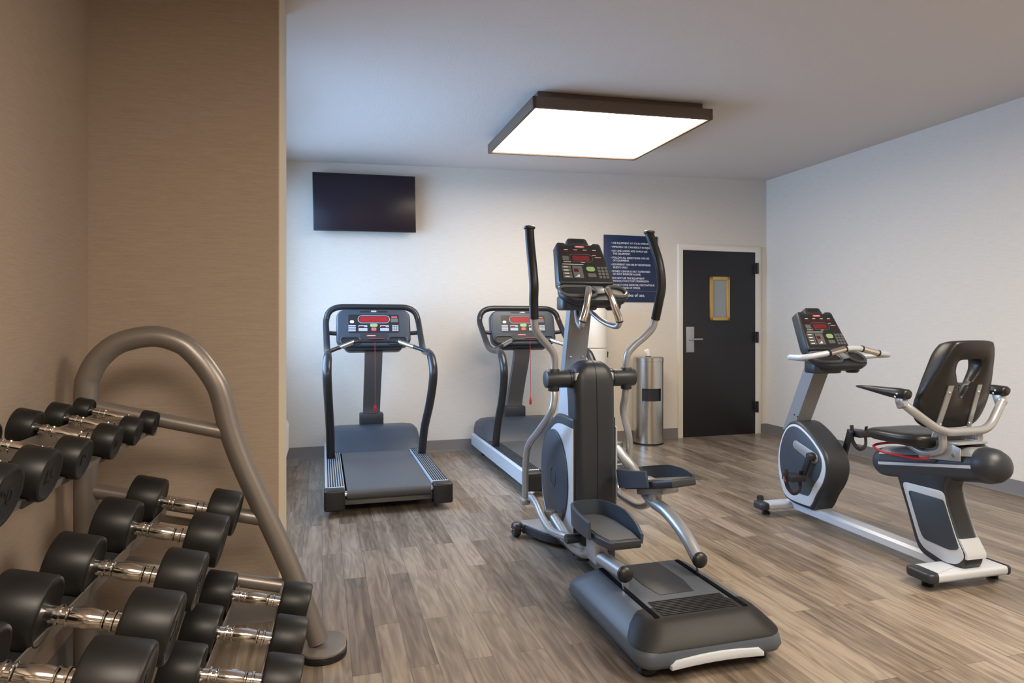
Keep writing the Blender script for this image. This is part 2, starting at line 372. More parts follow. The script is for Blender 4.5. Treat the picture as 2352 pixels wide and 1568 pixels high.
# ---------------------------------------------------------------- rules sign
sg = thing('rules_sign', 'navy blue rules of use sign with white lettering on the back wall', 'sign', CW @ Vector((-1.722, 0, 1.843)), WF)
MB().box((0, -.006, 0), (.636, .01, .712), .001, rot=None).build('sign_board', 'navy', sg)
lines = ['\u2022 USE EQUIPMENT AT YOUR OWN RISK.', '', '\u2022 IMPROPER USE CAN RESULT IN INJURY.', '', '\u2022 NO ONE UNDER AGE 18 MAY USE', '   THE EQUIPMENT.', '', '\u2022 FOLLOW ALL DIRECTIONS FOR USE', '   OF EQUIPMENT.', '',
         '\u2022 EQUIPMENT FOR USE BY REGISTERED', '   GUESTS ONLY.', '', '\u2022 FITNESS CENTER IS NOT SUPERVISED.', '   DO NOT EXERCISE ALONE.', '', '\u2022 DO NOT USE THIS EQUIPMENT', "   WITHOUT DOCTOR'S PERMISSION.", '',
         '\u2022 DO NOT OVER EXERCISE, DISCONTINUE', '   AT FIRST SIGNS OF STRESS.']
b = MB(); z = .262; TXB[0] = .95
for l in lines:
    if not l: z -= .0115; continue
    b.text(l, .0285, plane_m((-.238, -.0118, z), (1, 0, 0), (0, 0, 1))); z -= .0305
TXB[0] = 1.0
b.text('rules of use.', .047, plane_m((-.065, -.0118, -.298), (1, 0, 0), (0, 0, 1)), depth=.0009); TXB[0] = None
b.build('lettering', 'white', sg)
MB().box((.03, -.0118, -.238), (.57, .0012, .005)).build('divider_line', 'keyd', sg)
b = MB()
rg = random.Random(3)
for k in range(26):
    ca, sa = rg.uniform(-.24, -.09), rg.uniform(-.335, -.25); w = rg.uniform(.006, .02)
    b.tube([(ca + w * math.cos(i * math.pi / 4), -.0118, sa + w * .7 * math.sin(i * math.pi / 4)) for i in range(8)], .0011, 5, closed=True)
b.build('line_art', 'navyart', sg)
# ---------------------------------------------------------------- water dispenser behind the elliptical
wd = thing('water_dispenser', 'white cylindrical water dispenser by the back wall behind the elliptical', 'water dispenser', CW @ Vector((-2.27, -.22, 0)), WF)
MB().lathe([(.15, .02), (.155, .04), (.155, 1.0), (.15, 1.004)], 40).build('body', 'wplastic', wd)
MB().lathe([(.152, 1.010), (.155, 1.014), (.152, 1.36), (.135, 1.42), (.08, 1.45), (0, 1.455)], 40).build('upper_shell', 'wplastic', wd)
MB().lathe([(.14, 0), (.14, .02)], 32).build('foot_ring', 'black', wd)
b = MB(); b.box((.155, -.02, .955), (.03, .03, .03), .005); b.cyl((.165, -.02, .95), (.165, -.02, .91), .007); b.build('tap', 'black', wd)
# ---------------------------------------------------------------- wipes bin
bn = thing('wipes_bin', 'tall stainless steel cylinder bin with a wipe sticking out of the top', 'bin', (1.432, 6.862, 0), WF)
H1, H2, RB = .455, .585, .155
b = MB(); b.lathe([(RB, .018), (RB, H1)], 56)
a0, a1 = R_(-100 - 42), R_(-100 + 36)
arc = [a1 + (2 * math.pi - (a1 - a0)) * k / 40 for k in range(41)]
bmx = bmesh.new(); lo = [bmx.verts.new((RB * math.cos(a), RB * math.sin(a), H1)) for a in arc]; hi = [bmx.verts.new((RB * math.cos(a), RB * math.sin(a), H2)) for a in arc]
for k in range(40): bmx.faces.new((lo[k], lo[k + 1], hi[k + 1], hi[k]))
b._add(bmx); b.lathe([(RB, H2), (RB, .86), (RB + .003, .862), (RB + .003, .9), (RB - .004, .907), (.03, .907)], 56); b.build('body', 'steel', bn)
MB().lathe([(RB - .012, .02), (RB - .012, .89)], 40).build('liner', 'black', bn)
MB().lathe([(RB + .002, 0), (RB + .002, .018)], 40).build('base_ring', 'black', bn)
MB().lathe([(.03, .903), (.03, .912), (.012, .914)], 20).build('dispenser_nozzle', 'black', bn)
MB().loft([[(-.012, -.004, .91), (.012, -.004, .91), (.012, .004, .91), (-.012, .004, .91)], [(-.025, -.012, .94), (.012, -.012, .945), (.014, .012, .945), (-.02, .01, .94)],
           [(-.05, -.016, .965), (.0, -.02, .985), (.006, .015, .985), (-.04, .012, .97)], [(-.052, -.004, .975), (-.012, -.012, .99), (-.01, .006, .99), (-.05, .003, .977)]]).build('wipe', 'tissue', bn)
# ---------------------------------------------------------------- wall air unit beside the stub wall
u = thing('air_conditioning_unit', 'white ribbed air conditioning unit low on the alcove wall at far left', 'air conditioner', afr @ Vector((1.95, 0, 0)), math.degrees(math.atan2(A_.y - S4.y, A_.x - S4.x)))
MB().prism([(-.012, .1), (-.2, .1), (-.29, .2), (-.29, .42), (-.26, .47), (-.012, .5)], -.5, .5, axis='x', bev=.006).build('cabinet', 'wplastic', u)
b = MB()
for k in range(14): b.box((0, -.292, .205 + k * .0155), (.96, .008, .006), .002)
b.build('grille', 'wplastic', u)
MB().box((0, -.09, .05), (.9, .14, .1), .004).build('plinth', 'black', u)
# ---------------------------------------------------------------- ceiling lights
def ceiling_light(x, y, label, grp=None, w=1.35, d=1.22, dm='diff'):
    t = thing('ceiling_light', label, 'ceiling light', (x, y, zc(x, y)), 16.2, grp, ry=-1.55)
    b = MB()
    for cx, cy, sx, sy in ((0, -d / 2 + .012, w, .024), (0, d / 2 - .012, w, .024), (-w / 2 + .012, 0, .024, d), (w / 2 - .012, 0, .024, d)):
        b.box((cx, cy, -.09), (sx, sy, .075), .002)
    b.box((0, 0, -.056), (w - .03, d - .03, .006)); b.build('frame', 'frame', t)
    MB().box((0, 0, -.028), (w - .1, d - .1, .052), .002).build('canopy', 'frame', t)
    MB().box((0, 0, -.112), (w - .05, d - .05, .008), .001).build('diffuser', dm, t)
    return t
ceiling_light(.614, 5.06, 'square bronze framed ceiling light with a glowing white panel')
# ---------------------------------------------------------------- dumbbell rack  (local: x right, y away, origin at far front foot)
TR = 14.4
rack = thing('dumbbell_rack', 'three tier dumbbell rack of taupe metal tube with an arched end frame', 'dumbbell rack', (-.72, 2.49, 0), TR)
arch = [(-.799, .038), (-.799, .7), (-.799, 1.0), (-.787, 1.074), (-.754, 1.134), (-.690, 1.185), (-.586, 1.206), (-.50, 1.182), (-.45, 1.14), (-.402, 1.075), (-.365, 1.0), (-.331, .86), (-.283, .72), (-.207, .54), (-.123, .34), (-.016, .045)]
def endframe(y0):
    P = catmull([(a, y0, z) for a, z in arch], 7)
    e = MB().tube(P, .038, 20).build('end_frame', 'rackpaint', rack)
    MB().prism(rrect(.17, .21, .083, 8, .0, y0), .022, .034, bev=.004).build('foot_plate', 'rackpaint', rack)
    MB().prism(rrect(.176, .216, .086, 8, .0, y0), 0, .022, bev=.003).build('rubber_foot', 'rubber', rack)
    MB().prism(rrect(.15, .19, .073, 8, -.799, y0), .0, .034, bev=.004).build('foot_plate', 'rackpaint', rack)
    for s0, z0, s1, z1 in ((.331, .847, .79, .962), (.216, .524, .79, .668), (.15, .268, .79, .43)):
        MB().tube([(-s0, y0, z0), (-s1, y0, z1)], .026, 16).build('crossbar', 'rackpaint', rack)
endframe(0); endframe(-2.1)
BETA = 14.0
TIERS = [(.6575, .950, .10, [.15, .35, .56, .80, 1.0, 1.19, 1.38]),
         (.449, .628, .125, [.144, .445, .755, 1.03, 1.27, 1.52]),
         (.211, .318, .125, [.225, .50, .745, 1.02, 1.28])]
RAD = [[.039, .043, .047, .050, .056, .060, .063], [.075, .0765, .073, .0755, .078, .08], [.071, .072, .073, .073, .073]]
LEN = [[.05, .053, .058, .06, .066, .07, .072], [.098, .102, .1, .104, .108, .108], [.096, .097, .098, .1, .1]]
for ti, (s, z, half, vs) in enumerate(TIERS):
    tm = Matrix.Translation((-s, 0, z)) @ Matrix.Rotation(R_(BETA), 4, 'Y')     # tier frame: x down-slope, y along rack, z normal
    rr = RAD[ti][0] if ti else .047
    drop = -rr - .004
    gi = half - (.05 if ti else .034)       # inner flange distance from centre
    go = half + .004
    for sd in (-1, 1):
        b = MB()
        b.box((sd * gi, -1.02, drop + .014), (.004, 1.98, .040)); b.box((sd * (gi + go) / 2, -1.02, drop - .004), (go - gi, 1.98, .004))
        if ti == 0 and sd > 0: b.box((go, -1.02, drop + .004), (.003, 1.98, .016))
        b.build('shelf_rail', 'rackpaint', rack, mtx=tm)
    for y in (-.0285, -2.035):
        b = MB(); b.box((0, y, drop - .012), (2 * go, .03, .02), .002)
        b.build('shelf_end', 'rackpaint', rack, mtx=tm)
    for k, v in enumerate(vs):
        for sd in (-1, 1):
            b = MB(); R0 = RAD[ti][k] + .001; n = 12; L = LEN[ti][k] * .5
            pts = [(R0 * math.sin(R_(-38 + 76 * i / n)), -R0 * math.cos(R_(-38 + 76 * i / n)) + .0) for i in range(n + 1)]
            zb = drop - .004
            zoff = RAD[ti][k] - rr
            poly = [(a, bb + zoff) for a, bb in pts] + [(pts[-1][0] + .006, zb), (pts[0][0] - .006, zb)]
            poly = [(-v + a, bb) for a, bb in poly]
            b.prism(poly, sd * (gi + .012), sd * (gi + .012 + L), axis='x')
            b.build('saddle', 'black', rack, mtx=tm)
order = ['farthest', 'second from the far end', 'third from the far end', 'fourth from the far end', 'fifth from the far end', 'sixth from the far end', 'nearest']
tn = ['top', 'middle', 'bottom']; size = ['small', 'large', 'medium']
def dumbbell_meshes(Rh, L, half):
    hd = MB(); b = .009 if Rh > .06 else .006
    q = Rh * .80
    hd.lathe([(.0, L / 2 - .004), (q - .006, L / 2 - .004), (q, L / 2 - .001), (q + .003, L / 2), (Rh - b, L / 2), (Rh - b * .3, L / 2 - b * .3), (Rh, L / 2 - b), (Rh, -L / 2 + b), (Rh - b * .3, -L / 2 + b * .3), (Rh - b, -L / 2), (q + .003, -L / 2), (q, -L / 2 + .001), (q - .006, -L / 2 + .004), (.0, -L / 2 + .004)], 44, axis='x')
    hh = half - L / 2 + .004; r0 = .0178 if Rh > .06 else .0135
    ha = MB(); pr = []
    for t, k in ((-1, 1), (-.72, 1), (-.70, 1.22), (-.64, 1.22), (-.62, .98), (-.5, 1.0), (-.46, 1.18), (-.43, 1.18), (-.40, 1.02), (-.2, 1.16), (0, 1.22), (.2, 1.16), (.40, 1.02), (.43, 1.18), (.46, 1.18), (.5, 1.0), (.62, .98), (.64, 1.22), (.70, 1.22), (.72, 1), (1, 1)):
        pr.append((r0 * k, hh * t))
    ha.lathe(pr, 20, axis='x')
    return hd, ha
for ti, (s, z, half, vs) in enumerate(TIERS):
    for k, v in enumerate(vs):
        if ti == 1 and k > 4: continue
        if ti == 2 and k > 2: continue
        if ti == 0 and k > 5: continue
        Rh, L = RAD[ti][k], LEN[ti][k]
        rr = RAD[ti][0] if ti else .047
        up = Rh - rr
        lp = Vector((-s + up * math.sin(R_(BETA)), -v, z + up * math.cos(R_(BETA))))
        wp = frame2d(-.72, 2.49, TR) @ lp
        pos = order[k] if not (ti, k) in ((0, 5), (1, 4), (2, 2)) else 'nearest visible'
        d = thing('dumbbell', '%s black rubber dumbbell with chrome handle, %s on the %s tier' % (size[ti], pos, tn[ti]), 'dumbbell', wp, TR, 'dumbbells on the %s tier' % tn[ti], ry=BETA)
        hd, ha = dumbbell_meshes(Rh, L, half)
        o = hd.build('weight_head', 'rubber', d); o.location = (half, 0, 0)
        o2 = o.copy(); COL.objects.link(o2); o2.parent = d; o2.location = (-half, 0, 0); o2.rotation_euler = (0, 0, math.pi)
        ha.build('handle', 'chrome', d, ang=30)
        if ti != 2 or k:
            TXA[0] = 'CENTER'; b = MB(); b.text(str([5, 8, 10, 12, 15, 20][k] if ti == 0 else [25, 30, 35, 40, 45][k] if ti == 1 else [50, 55, 60][k]), Rh * .8, plane_m((half + L / 2 - .0038, 0, -Rh * .3), (0, 1, 0), (0, 0, 1)), depth=.0012)
            b.build('weight_number', 'rubber', d); TXA[0] = 'LEFT'
# ---------------------------------------------------------------- treadmills (local: x right, y forward/away, origin at rear centre)
def round_plate(b, mtx, u, v, w, h, r=.004, n0=0., n1=.003, bev=0.):
    b.prism(rrect(w, h, min(r, h / 2 - 1e-4, w / 2 - 1e-4), 5, u, v), n0, n1, mtx=mtx, bev=bev)
def make_treadmill():
    T = thing('treadmill', 'black treadmill nearest the stub wall, facing the television wall', 'treadmill', (-.81, 4.33, 0), 16.2, 'treadmills along the back wall')
    Z = .18
    # side rails
    for sd in (-1, 1):
        b = MB(); b.prism([(sd * .412, .065), (sd * .412, .165), (sd * .395, Z), (sd * .29, Z), (sd * .285, .15), (sd * .285, .075)][::sd], .05, 1.79, axis='y', bev=.003)
        b.build('side_rail', 'silver2', T)
        b = MB()
        for k in range(7): b.box((sd * (.300 + .0155 * k), .82, Z + .003), (.0085, 1.52, .006), .002)
        b.build('foot_rail_strip', 'tubeblk', T)
        b = MB(); b.box((sd * .355, .02, .11), (.13, .11, .135), .014, seg=3); o = b.build('end_cap', 'black', T)
        for z in (.075, .145): MB().lathe([(0, 0), (.006, 0), (.006, .004), (0, .005)], 12, mtx=Matrix.Translation((sd * .355 + .015, -.036, z)) @ Matrix.Rotation(R_(90), 4, 'X')).build('bolt', 'tubeblk', o)
        MB().lathe([(.0, 0), (.024, 0), (.028, .012), (.018, .05), (.018, .07)], 16, mtx=Matrix.Translation((sd * .34, .22, 0))).build('foot', 'rubber', T)
        MB().lathe([(.0, 0), (.024, 0), (.028, .012), (.018, .05), (.018, .07)], 16, mtx=Matrix.Translation((sd * .34, 1.55, 0))).build('foot', 'rubber', T)
    b = MB()
    rr = .038
    prof = [(.03 + rr * math.cos(R_(a)), .137 + rr * math.sin(R_(a))) for a in range(90, 271, 15)]
    b.prism([(1.35, .175)] + prof + [(1.35, .099)], -.275, .275, axis='x'); b.build('running_belt', 'belt', T, mtx=Matrix.Identity(4))
    b = MB(); b.cyl((-.292, .03, .137), (.292, .03, .137), .02); b.build('rear_roller', 'chrome', T)
    MB().box((0, .055, .078), (.58, .03, .035), .004).build('rear_crossmember', 'greymetal', T)
    MB().box((0, .9, .085), (.56, 1.6, .02), .004).build('deck_pan', 'black', T)
    # motor hood
    prof = [(1.235, .172), (1.28, .215), (1.42, .325), (1.47, .345), (1.66, .345), (1.74, .32), (1.785, .24), (1.79, .172)]
    rings = []
    for x, k in ((-.392, .70), (-.382, .86), (-.352, .96), (-.28, 1), (.28, 1), (.352, .96), (.382, .86), (.392, .70)):
        rings.append([(x, 1.5 + (y - 1.5) * (1 if k == 1 else .97 if k > .9 else .93), .172 + (z - .172) * k) for y, z in prof])
    hd = MB().loft(rings).build('motor_hood', 'charcoal2', T, ang=28)
    MB().box((0, 1.5, .125), (.56, .54, .09), .004).build('motor_tray', 'black', T)
    # mast
    b = MB(); b.loft([[(sx * .085, y0 + dy, z) for sx, dy in ((-1, -.045), (1, -.045), (1, .045), (-1, .045))] for y0, z in ((1.70, .33), (1.69, .42))]); b.box((0, 1.70, .385), (.21, .125, .115), .012); b.build('mast_boot', 'charcoal', T)
    b = MB(); P = catmull([(0, 1.70, .40), (0, 1.68, .50), (0, 1.58, .70), (0, 1.47, .90), (0, 1.42, 1.06)], 5)
    b.loft([[(sx * .075, p.y + dy, p.z) for sx, dy in ((-1, -.03), (1, -.03), (1, .03), (-1, .03))] for p in P]); b.build('mast', 'greymetal', T)
    # handrail frame
    def side(sd):
        return [(sd * .365, 1.03, Z), (sd * .37, .93, .40), (sd * .382, .76, .60), (sd * .392, .655, .78), (sd * .396, .645, .90), (sd * .392, .74, 1.0), (sd * .388, .86, 1.028)]
    for sd in (-1, 1):
        P = catmull(side(sd), 7); b = MB(); b.tube(P, [.033] * (len(P) - 8) + [.031, .030, .029, .028, .028, .027, .027, .027], 16); b.build('upright', 'tubeblk', T)
    h1 = fillet([(-.388, .78, 1.02), (-.392, 1.16, 1.022), (-.400, 1.47, 1.25)], .13, 8); h2 = catmull([(-.400, 1.47, 1.25), (-.396, 1.505, 1.29), (-.380, 1.52, 1.342), (-.345, 1.53, 1.378), (-.285, 1.53, 1.398), (-.2, 1.53, 1.401), (0, 1.53, 1.401)], 4)
    P = h1[:-1] + h2; P = P + [Vector((-p.x, p.y, p.z)) for p in P[-2::-1]]
    MB().tube(P, .0265, 16).build('top_frame', 'tubeblk', T)
    for sd in (-1, 1): MB().tube([(sd * .28, 1.40, 1.165), (sd * .395, 1.40, 1.175)], .018, 12).build('console_arm', 'tubeblk', T)
    # front sensor bar
    P = fillet([(-.385, .98, 1.03), (-.17, 1.16, 1.108), (.17, 1.16, 1.108), (.385, .98, 1.03)], .06, 6)
    bar = MB().tube(P, .0165, 14).build('sensor_bar', 'tubeblk', T)
    for sd in (-1, 1):
        MB().tube([(sd * .30, 1.051, 1.061), (sd * .185, 1.147, 1.103)], .0185, 14).build('hand_sensor', 'chrome', bar)
    MB().box((0, 1.15, 1.1265), (.12, .02, .003), .001).build('warning_sticker', 'redkey', bar)
    # console
    o0 = (0, 1.385, 1.215); pm = plane_m(o0, (1, 0, 0), (0, .29, 1)); pmi = pm
    b = MB()
    outer = rrect(.63, .335, .075, 8); b.prism(outer, -.085, .012, mtx=pm, bev=.018, seg=4)
    body = b.build('console', 'charcoal2', T)
    b = MB(); b.prism(rrect(.50, .13, .05, 6, 0, -.125), -.13, -.02, mtx=pm, bev=.015); b.build('console_base', 'charcoal', T)
    # storage pockets
    for sd in (-1, 1):
        b = MB(); P = [(a, c, .016) for a, c in rrect(.165, .062, .028, 6, sd * .20, -.115)]; b.tube(P, .008, 8, mtx=pm, closed=True); b.build('pocket_rim', 'charcoal2', body)
        b = MB(); round_plate(b, pm, sd * .20, -.115, .155, .054, .024, .0125, .0135); b.build('pocket', 'black', body)
    def part(nm, mt, *pl):
        b = MB()
        for a in pl: round_plate(b, pm, *a)
        return b.build(nm, mt, body)
    part('overlay', 'panel', (0, .035, .43, .165, .012, .012, .014))
    part('vent', 'black', (-.075, .146, .085, .012, .005, .012, .0145), (.075, .146, .085, .012, .005, .012, .0145))
    part('badge', 'key', (0, .147, .045, .013, .005, .013, .016))
    b = MB(); P = [(a, c, .0155) for a, c in rrect(.268, .066, .033, 8, 0, .075)]; b.tube(P, .0028, 6, mtx=pm, closed=True); b.build('display_ring', 'key', body)
    part('display', 'led', (0, .075, .25, .052, .026, .014, .0155))
    part('program_keys', 'key', *[(-.185, .018 - .015 * k, .062, .011, .002, .014, .016) for k in range(4)])
    part('incline_keys', 'key', (-.094, .014, .075, .016, .003, .014, .0155), (-.094, -.017, .075, .026, .003, .014, .0155))
    part('incline_window', 'ledlo', (-.105, .006, .042, .014, .002, .0155, .0165))
    part('speed_keys', 'key', (.089, .014, .075, .016, .003, .014, .0155), (.089, -.017, .075, .026, .003, .014, .0155))
    part('speed_window', 'ledlo', (.078, .006, .042, .014, .002, .0155, .0165))
    part('number_keys', 'key', *[(.163 + .019 * i, .017 - .014 * j, .016, .011, .002, .014, .016) for i in range(3) for j in range(4)])
    part('fan_key', 'white', (-.185, .053, .036, .023, .0115, .014, .016))
    part('chart_window', 'keyd', (.175, .065, .062, .034, .004, .014, .016))
    part('chart_label', 'redkey', (.175, .095, .05, .012, .002, .014, .016))
    part('start_key', 'green', (-.002, .021, .066, .029, .0145, .014, .017))
    part('stop_key', 'redkey', (-.002, -.014, .044, .028, .012, .014, .017))
    part('centre_panel', 'charcoal', (0, -.085, .23, .062, .01, .012, .016))
    part('name_strip', 'pink', (-.025, -.072, .08, .010, .002, .016, .0175))
    part('print_strip', 'white', (-.025, -.072, .066, .003, .0012, .0175, .018))
    # safety cord
    b = MB(); b.tube([(-.010, 1.142, 1.10), (-.009, 1.135, .85), (-.008, 1.138, .565)], .0022, 6)
    cord = b.build('safety_cord', 'red', T)
    b = MB(); b.box((-.008, 1.138, .545), (.022, .014, .05), .006); b.tube([(-.008 + .008 * math.cos(a * math.pi / 4), 1.138, .578 + .008 * math.sin(a * math.pi / 4)) for a in range(8)], .002, 5, closed=True)
    b.build('clip', 'red', cord)
    return T
T1 = make_treadmill()
T2 = copy_tree(T1); T2.location = (.493, 4.844, 0); T2['label'] = 'black treadmill half hidden behind the elliptical trainer'
# ---------------------------------------------------------------- console shared by the elliptical and the bike
def console(T, oy, oz, silver_clip=True):
    pm = plane_m((0, oy, oz), (1, 0, 0), (0, .5, .87))
    b = MB(); face = [(-.128, .125), (-.118, .137), (-.085, .137), (-.07, .125), (.07, .125), (.085, .137), (.118, .137), (.13, .125), (.158, -.115), (.15, -.135), (-.15, -.135), (-.158, -.115)]
    b.prism(face, -.062, .012, mtx=pm, bev=.012, seg=3); body = b.build('console', 'charcoal', T)
    b = MB(); b.prism([(-.118, .11), (.118, .11), (.142, -.122), (-.142, -.122)], .0115, .0135, mtx=pm); b.build('overlay', 'panel', body)
    b = MB(); b.prism([(-.066, .12), (-.056, .163), (-.045, .17), (.045, .17), (.056, .163), (.066, .12)], -.05, .004, mtx=pm, bev=.006); b.build('sensor_housing', 'charcoal', body)
    b = MB(); round_plate(b, pm, 0, .15, .075, .022, .006, .003, .0052); b.build('sensor_window', 'black', body)
    def part(nm, mt, *pl):
        b = MB()
        for a in pl: round_plate(b, pm, *a)
        return b.build(nm, mt, body)
    part('name_badge', 'pink', (0, .103, .058, .014, .006, .0135, .015))
    part('print_strip', 'white', (0, .103, .044, .004, .0015, .015, .0155))
    for q in [(-.083 + .055 * k, .068, .042, .012, .003, .0135, .0142) for k in range(4)] + [(.095, .022, .04, .012, .003, .0135, .0142)]: part('status_window', 'ledlo', q)
    part('printed_labels', 'white', *[(-.083 + .055 * k, .083, .022, .0032, .001, .0135, .0142) for k in range(4)], (.095, .035, .036, .0032, .001, .0135, .0142), (.075, .05, .02, .003, .001, .0135, .0142), (-.09, .002, .042, .003, .001, .0135, .0142), (0, .001, .022, .003, .001, .0135, .0142), (-.06, -.013, .12, .003, .001, .0135, .0142))
    b = MB(); P = [(a, c, .0145) for a, c in rrect(.138, .05, .025, 8, -.006, .028)]; b.tube(P, .0016, 6, mtx=pm, closed=True); b.build('display_ring', 'keyd', body)
    part('display', 'led2', (-.006, .028, .098, .032, .006, .0135, .0145))
    part('heart_key', 'keyd', (-.095, .025, .036, .03, .004, .0135, .015))
    part('program_keys', 'keyd', *[(-.103, -.032 - .0205 * k, .052, .0165, .003, .0135, .015) for k in range(4)])
    part('program_marks', 'white', *[(-.106, -.032 - .0205 * k, .026, .005, .002, .015, .0155) for k in range(4)])
    part('level_panel', 'keyd', (-.04, -.062, .056, .078, .003, .0135, .0145))
    part('level_window', 'ledlo', (-.049, -.052, .026, .02, .003, .0145, .0152))
    b = MB(); b.prism([(-.062, -.094), (-.035, -.094), (-.037, -.076), (-.042, -.080), (-.05, -.088)], .0145, .0154, mtx=pm); b.build('level_wedge', 'white', body)
    part('start_key', 'green', (.035, -.043, .05, .03, .014, .0135, .0165))
    part('label_plate', 'keyd', (.037, -.082, .046, .024, .002, .0135, .0145))
    part('number_keys', 'keyd', *[(.083 + .021 * i, -.034 - .02 * j, .017, .016, .003, .0135, .0155) for i in range(3) for j in range(4)])
    # tray, tipped towards the user
    tm = Matrix.Translation((0, oy - .062, oz - .116)) @ Matrix.Rotation(R_(30), 4, 'X')
    def rg_(z, w, d, cy=0.): return [(a, c, z) for a, c in rrect(w, d, d * .45, 8, .01, -.075 + cy)]
    tray = MB().loft([rg_(-.075, .27, .13, .02), rg_(-.055, .31, .16, .012), rg_(-.035, .365, .19, .005), rg_(-.01, .38, .20), rg_(0, .374, .195)], mtx=tm).build('tray', 'charcoal', T, ang=40)
    for cx, w, d in ((-.078, .2, .105), (.138, .108, .115)):
        b = MB(); b.tube([(a, c, .004) for a, c in rrect(w, d, d * .45, 7, cx, -.082)], .0095, 8, closed=True, mtx=tm); b.build('pocket_rim', 'rim', tray)
        b = MB(); b.prism(rrect(w - .01, d - .01, d * .42, 7, cx, -.082), -.001, .0015, mtx=tm); b.build('pocket', 'black', tray)
    ty, tz = oy - .11, oz - .138
    b = MB(); b.prism(rrect(.2, .13, .04, 6, -.07, ty + .01), tz - .115, tz - .04, bev=.012); b.build('lower_housing', 'charcoal', tray)
    b = MB(); b.lathe([(.03, 0), (.042, .012), (.05, .08)], 24, mtx=Matrix.Translation((.125, ty - .01, tz - .115))); b.build('cup_well', 'charcoal', tray)
    b = MB(); b.prism([(.0, -.035), (.075, -.035), (.085, -.10), (.02, -.115)], .003, .010, mtx=tm, bev=.002); b.build('bar_clamp', 'silver', tray)
M['led2'] = emit('dim_red_display', (.22, .006, .012), .35)
# ---------------------------------------------------------------- elliptical trainer
EL = thing('elliptical_trainer', 'grey and silver elliptical trainer standing in the middle of the room', 'elliptical trainer', (.707, 2.406, 0), 16.2)
def ring_at(z, w, y0, y1, r, n=7): return [(a, c, z) for a, c in rrect(w, y1 - y0, r, n, 0, (y0 + y1) / 2)]
rings = [ring_at(.046, .56, -.07, .645, .05), ring_at(.051, .578, -.080, .652, .055), ring_at(.07, .60, -.09, .655, .065), ring_at(.10, .60, -.088, .65, .085), ring_at(.118, .585, -.080, .635, .088), ring_at(.15, .525, -.046, .585, .085), ring_at(.172, .475, -.018, .55, .075), ring_at(.182, .44, .0, .525, .05), ring_at(.1845, .41, .015, .51, .045)]
pod = MB().loft(rings).build('rear_base_cover', 'podgrey', EL, ang=50)
b = MB()
def cap_ring(z, w, y0, yf, r): 
    o = rrect(w, .6, r, 8, 0, y0 + .3); return [(a, min(c, yf), z) for a, c in o]
b.loft([cap_ring(.112, .598, -.0865, .0, .087), cap_ring(.12, .588, -.0815, .035, .088), cap_ring(.15, .532, -.0495, .07, .085), cap_ring(.173, .481, -.0215, .086, .075), cap_ring(.184, .446, -.0025, .092, .05), cap_ring(.1868, .412, .014, .092, .045)])
b.build('rear_step_cover', 'capgrey', EL, ang=60)
b = MB()
for k in range(10): b.box((0, .022 + .0125 * k, .188), (.315, .006, .004), .0015)
b.build('step_ribs', 'black', EL)
MB().prism([(-.075, .19), (.075, .19), (.095, .30), (.09, .51), (-.09, .51), (-.095, .30)], .1845, .1865, bev=.001).build('centre_recess', 'charcoal', EL)
for sd in (-1, 1): MB().box((sd * .185, .26, .186), (.021, .50, .006), .002).build('roller_track', 'void', EL)
b = MB(); b.prism([(-.187, .049), (-.187, .064), (-.168, .080)] + [(x / 100, .080 + .009 * (1 - (x / 16) ** 2)) for x in range(-14, 15, 4)] + [(.168, .080), (.187, .064), (.187, .049)] + [(-x / 100, .049 + .008 * (1 - (x / 18) ** 2)) for x in range(-14, 15, 4)], -.099, -.066, axis='y', bev=.004); b.build('lift_bar', 'silver2', EL)
for sd in (-1, 1):
    MB().lathe([(0, 0), (.028, 0), (.032, .01), (.026, .022), (.01, .024), (.01, .04)], 20, mtx=Matrix.Translation((sd * .232, .0, 0))).build('levelling_foot', 'rubber', EL)
MB().box((0, .95, .06), (.11, .9, .06), .01).build('floor_rail', 'greymetal', EL)
# front stabiliser
arcp = [(-.225, 1.61), (-.225, 1.53)] + [(p.x, p.y) for p in catmull([(-.215, 1.53, 0), (-.13, 1.34, 0), (0, 1.26, 0), (.13, 1.34, 0), (.215, 1.53, 0)], 5)] + [(.225, 1.53), (.225, 1.61)]
MB().prism(arcp, .024, .07, bev=.006).build('front_stabilizer', 'charcoal', EL)
MB().prism([(a * .98, 1.61 - (1.61 - c) * .985) for a, c in arcp], .07, .082, bev=.004).build('stabilizer_top', 'silver', EL)
for sd in (-1, 1):
    b = MB(); b.lathe([(.012, -.02), (.036, -.02), (.043, -.012), (.043, .012), (.036, .02), (.012, .02)], 28, axis='x', mtx=Matrix.Translation((sd * .255, 1.57, .043))); w = b.build('transport_wheel', 'black', EL)
    b = MB(); b.cyl((sd * .225, 1.57, .043), (sd * .285, 1.57, .043), .007); b.build('axle', 'chrome', w)
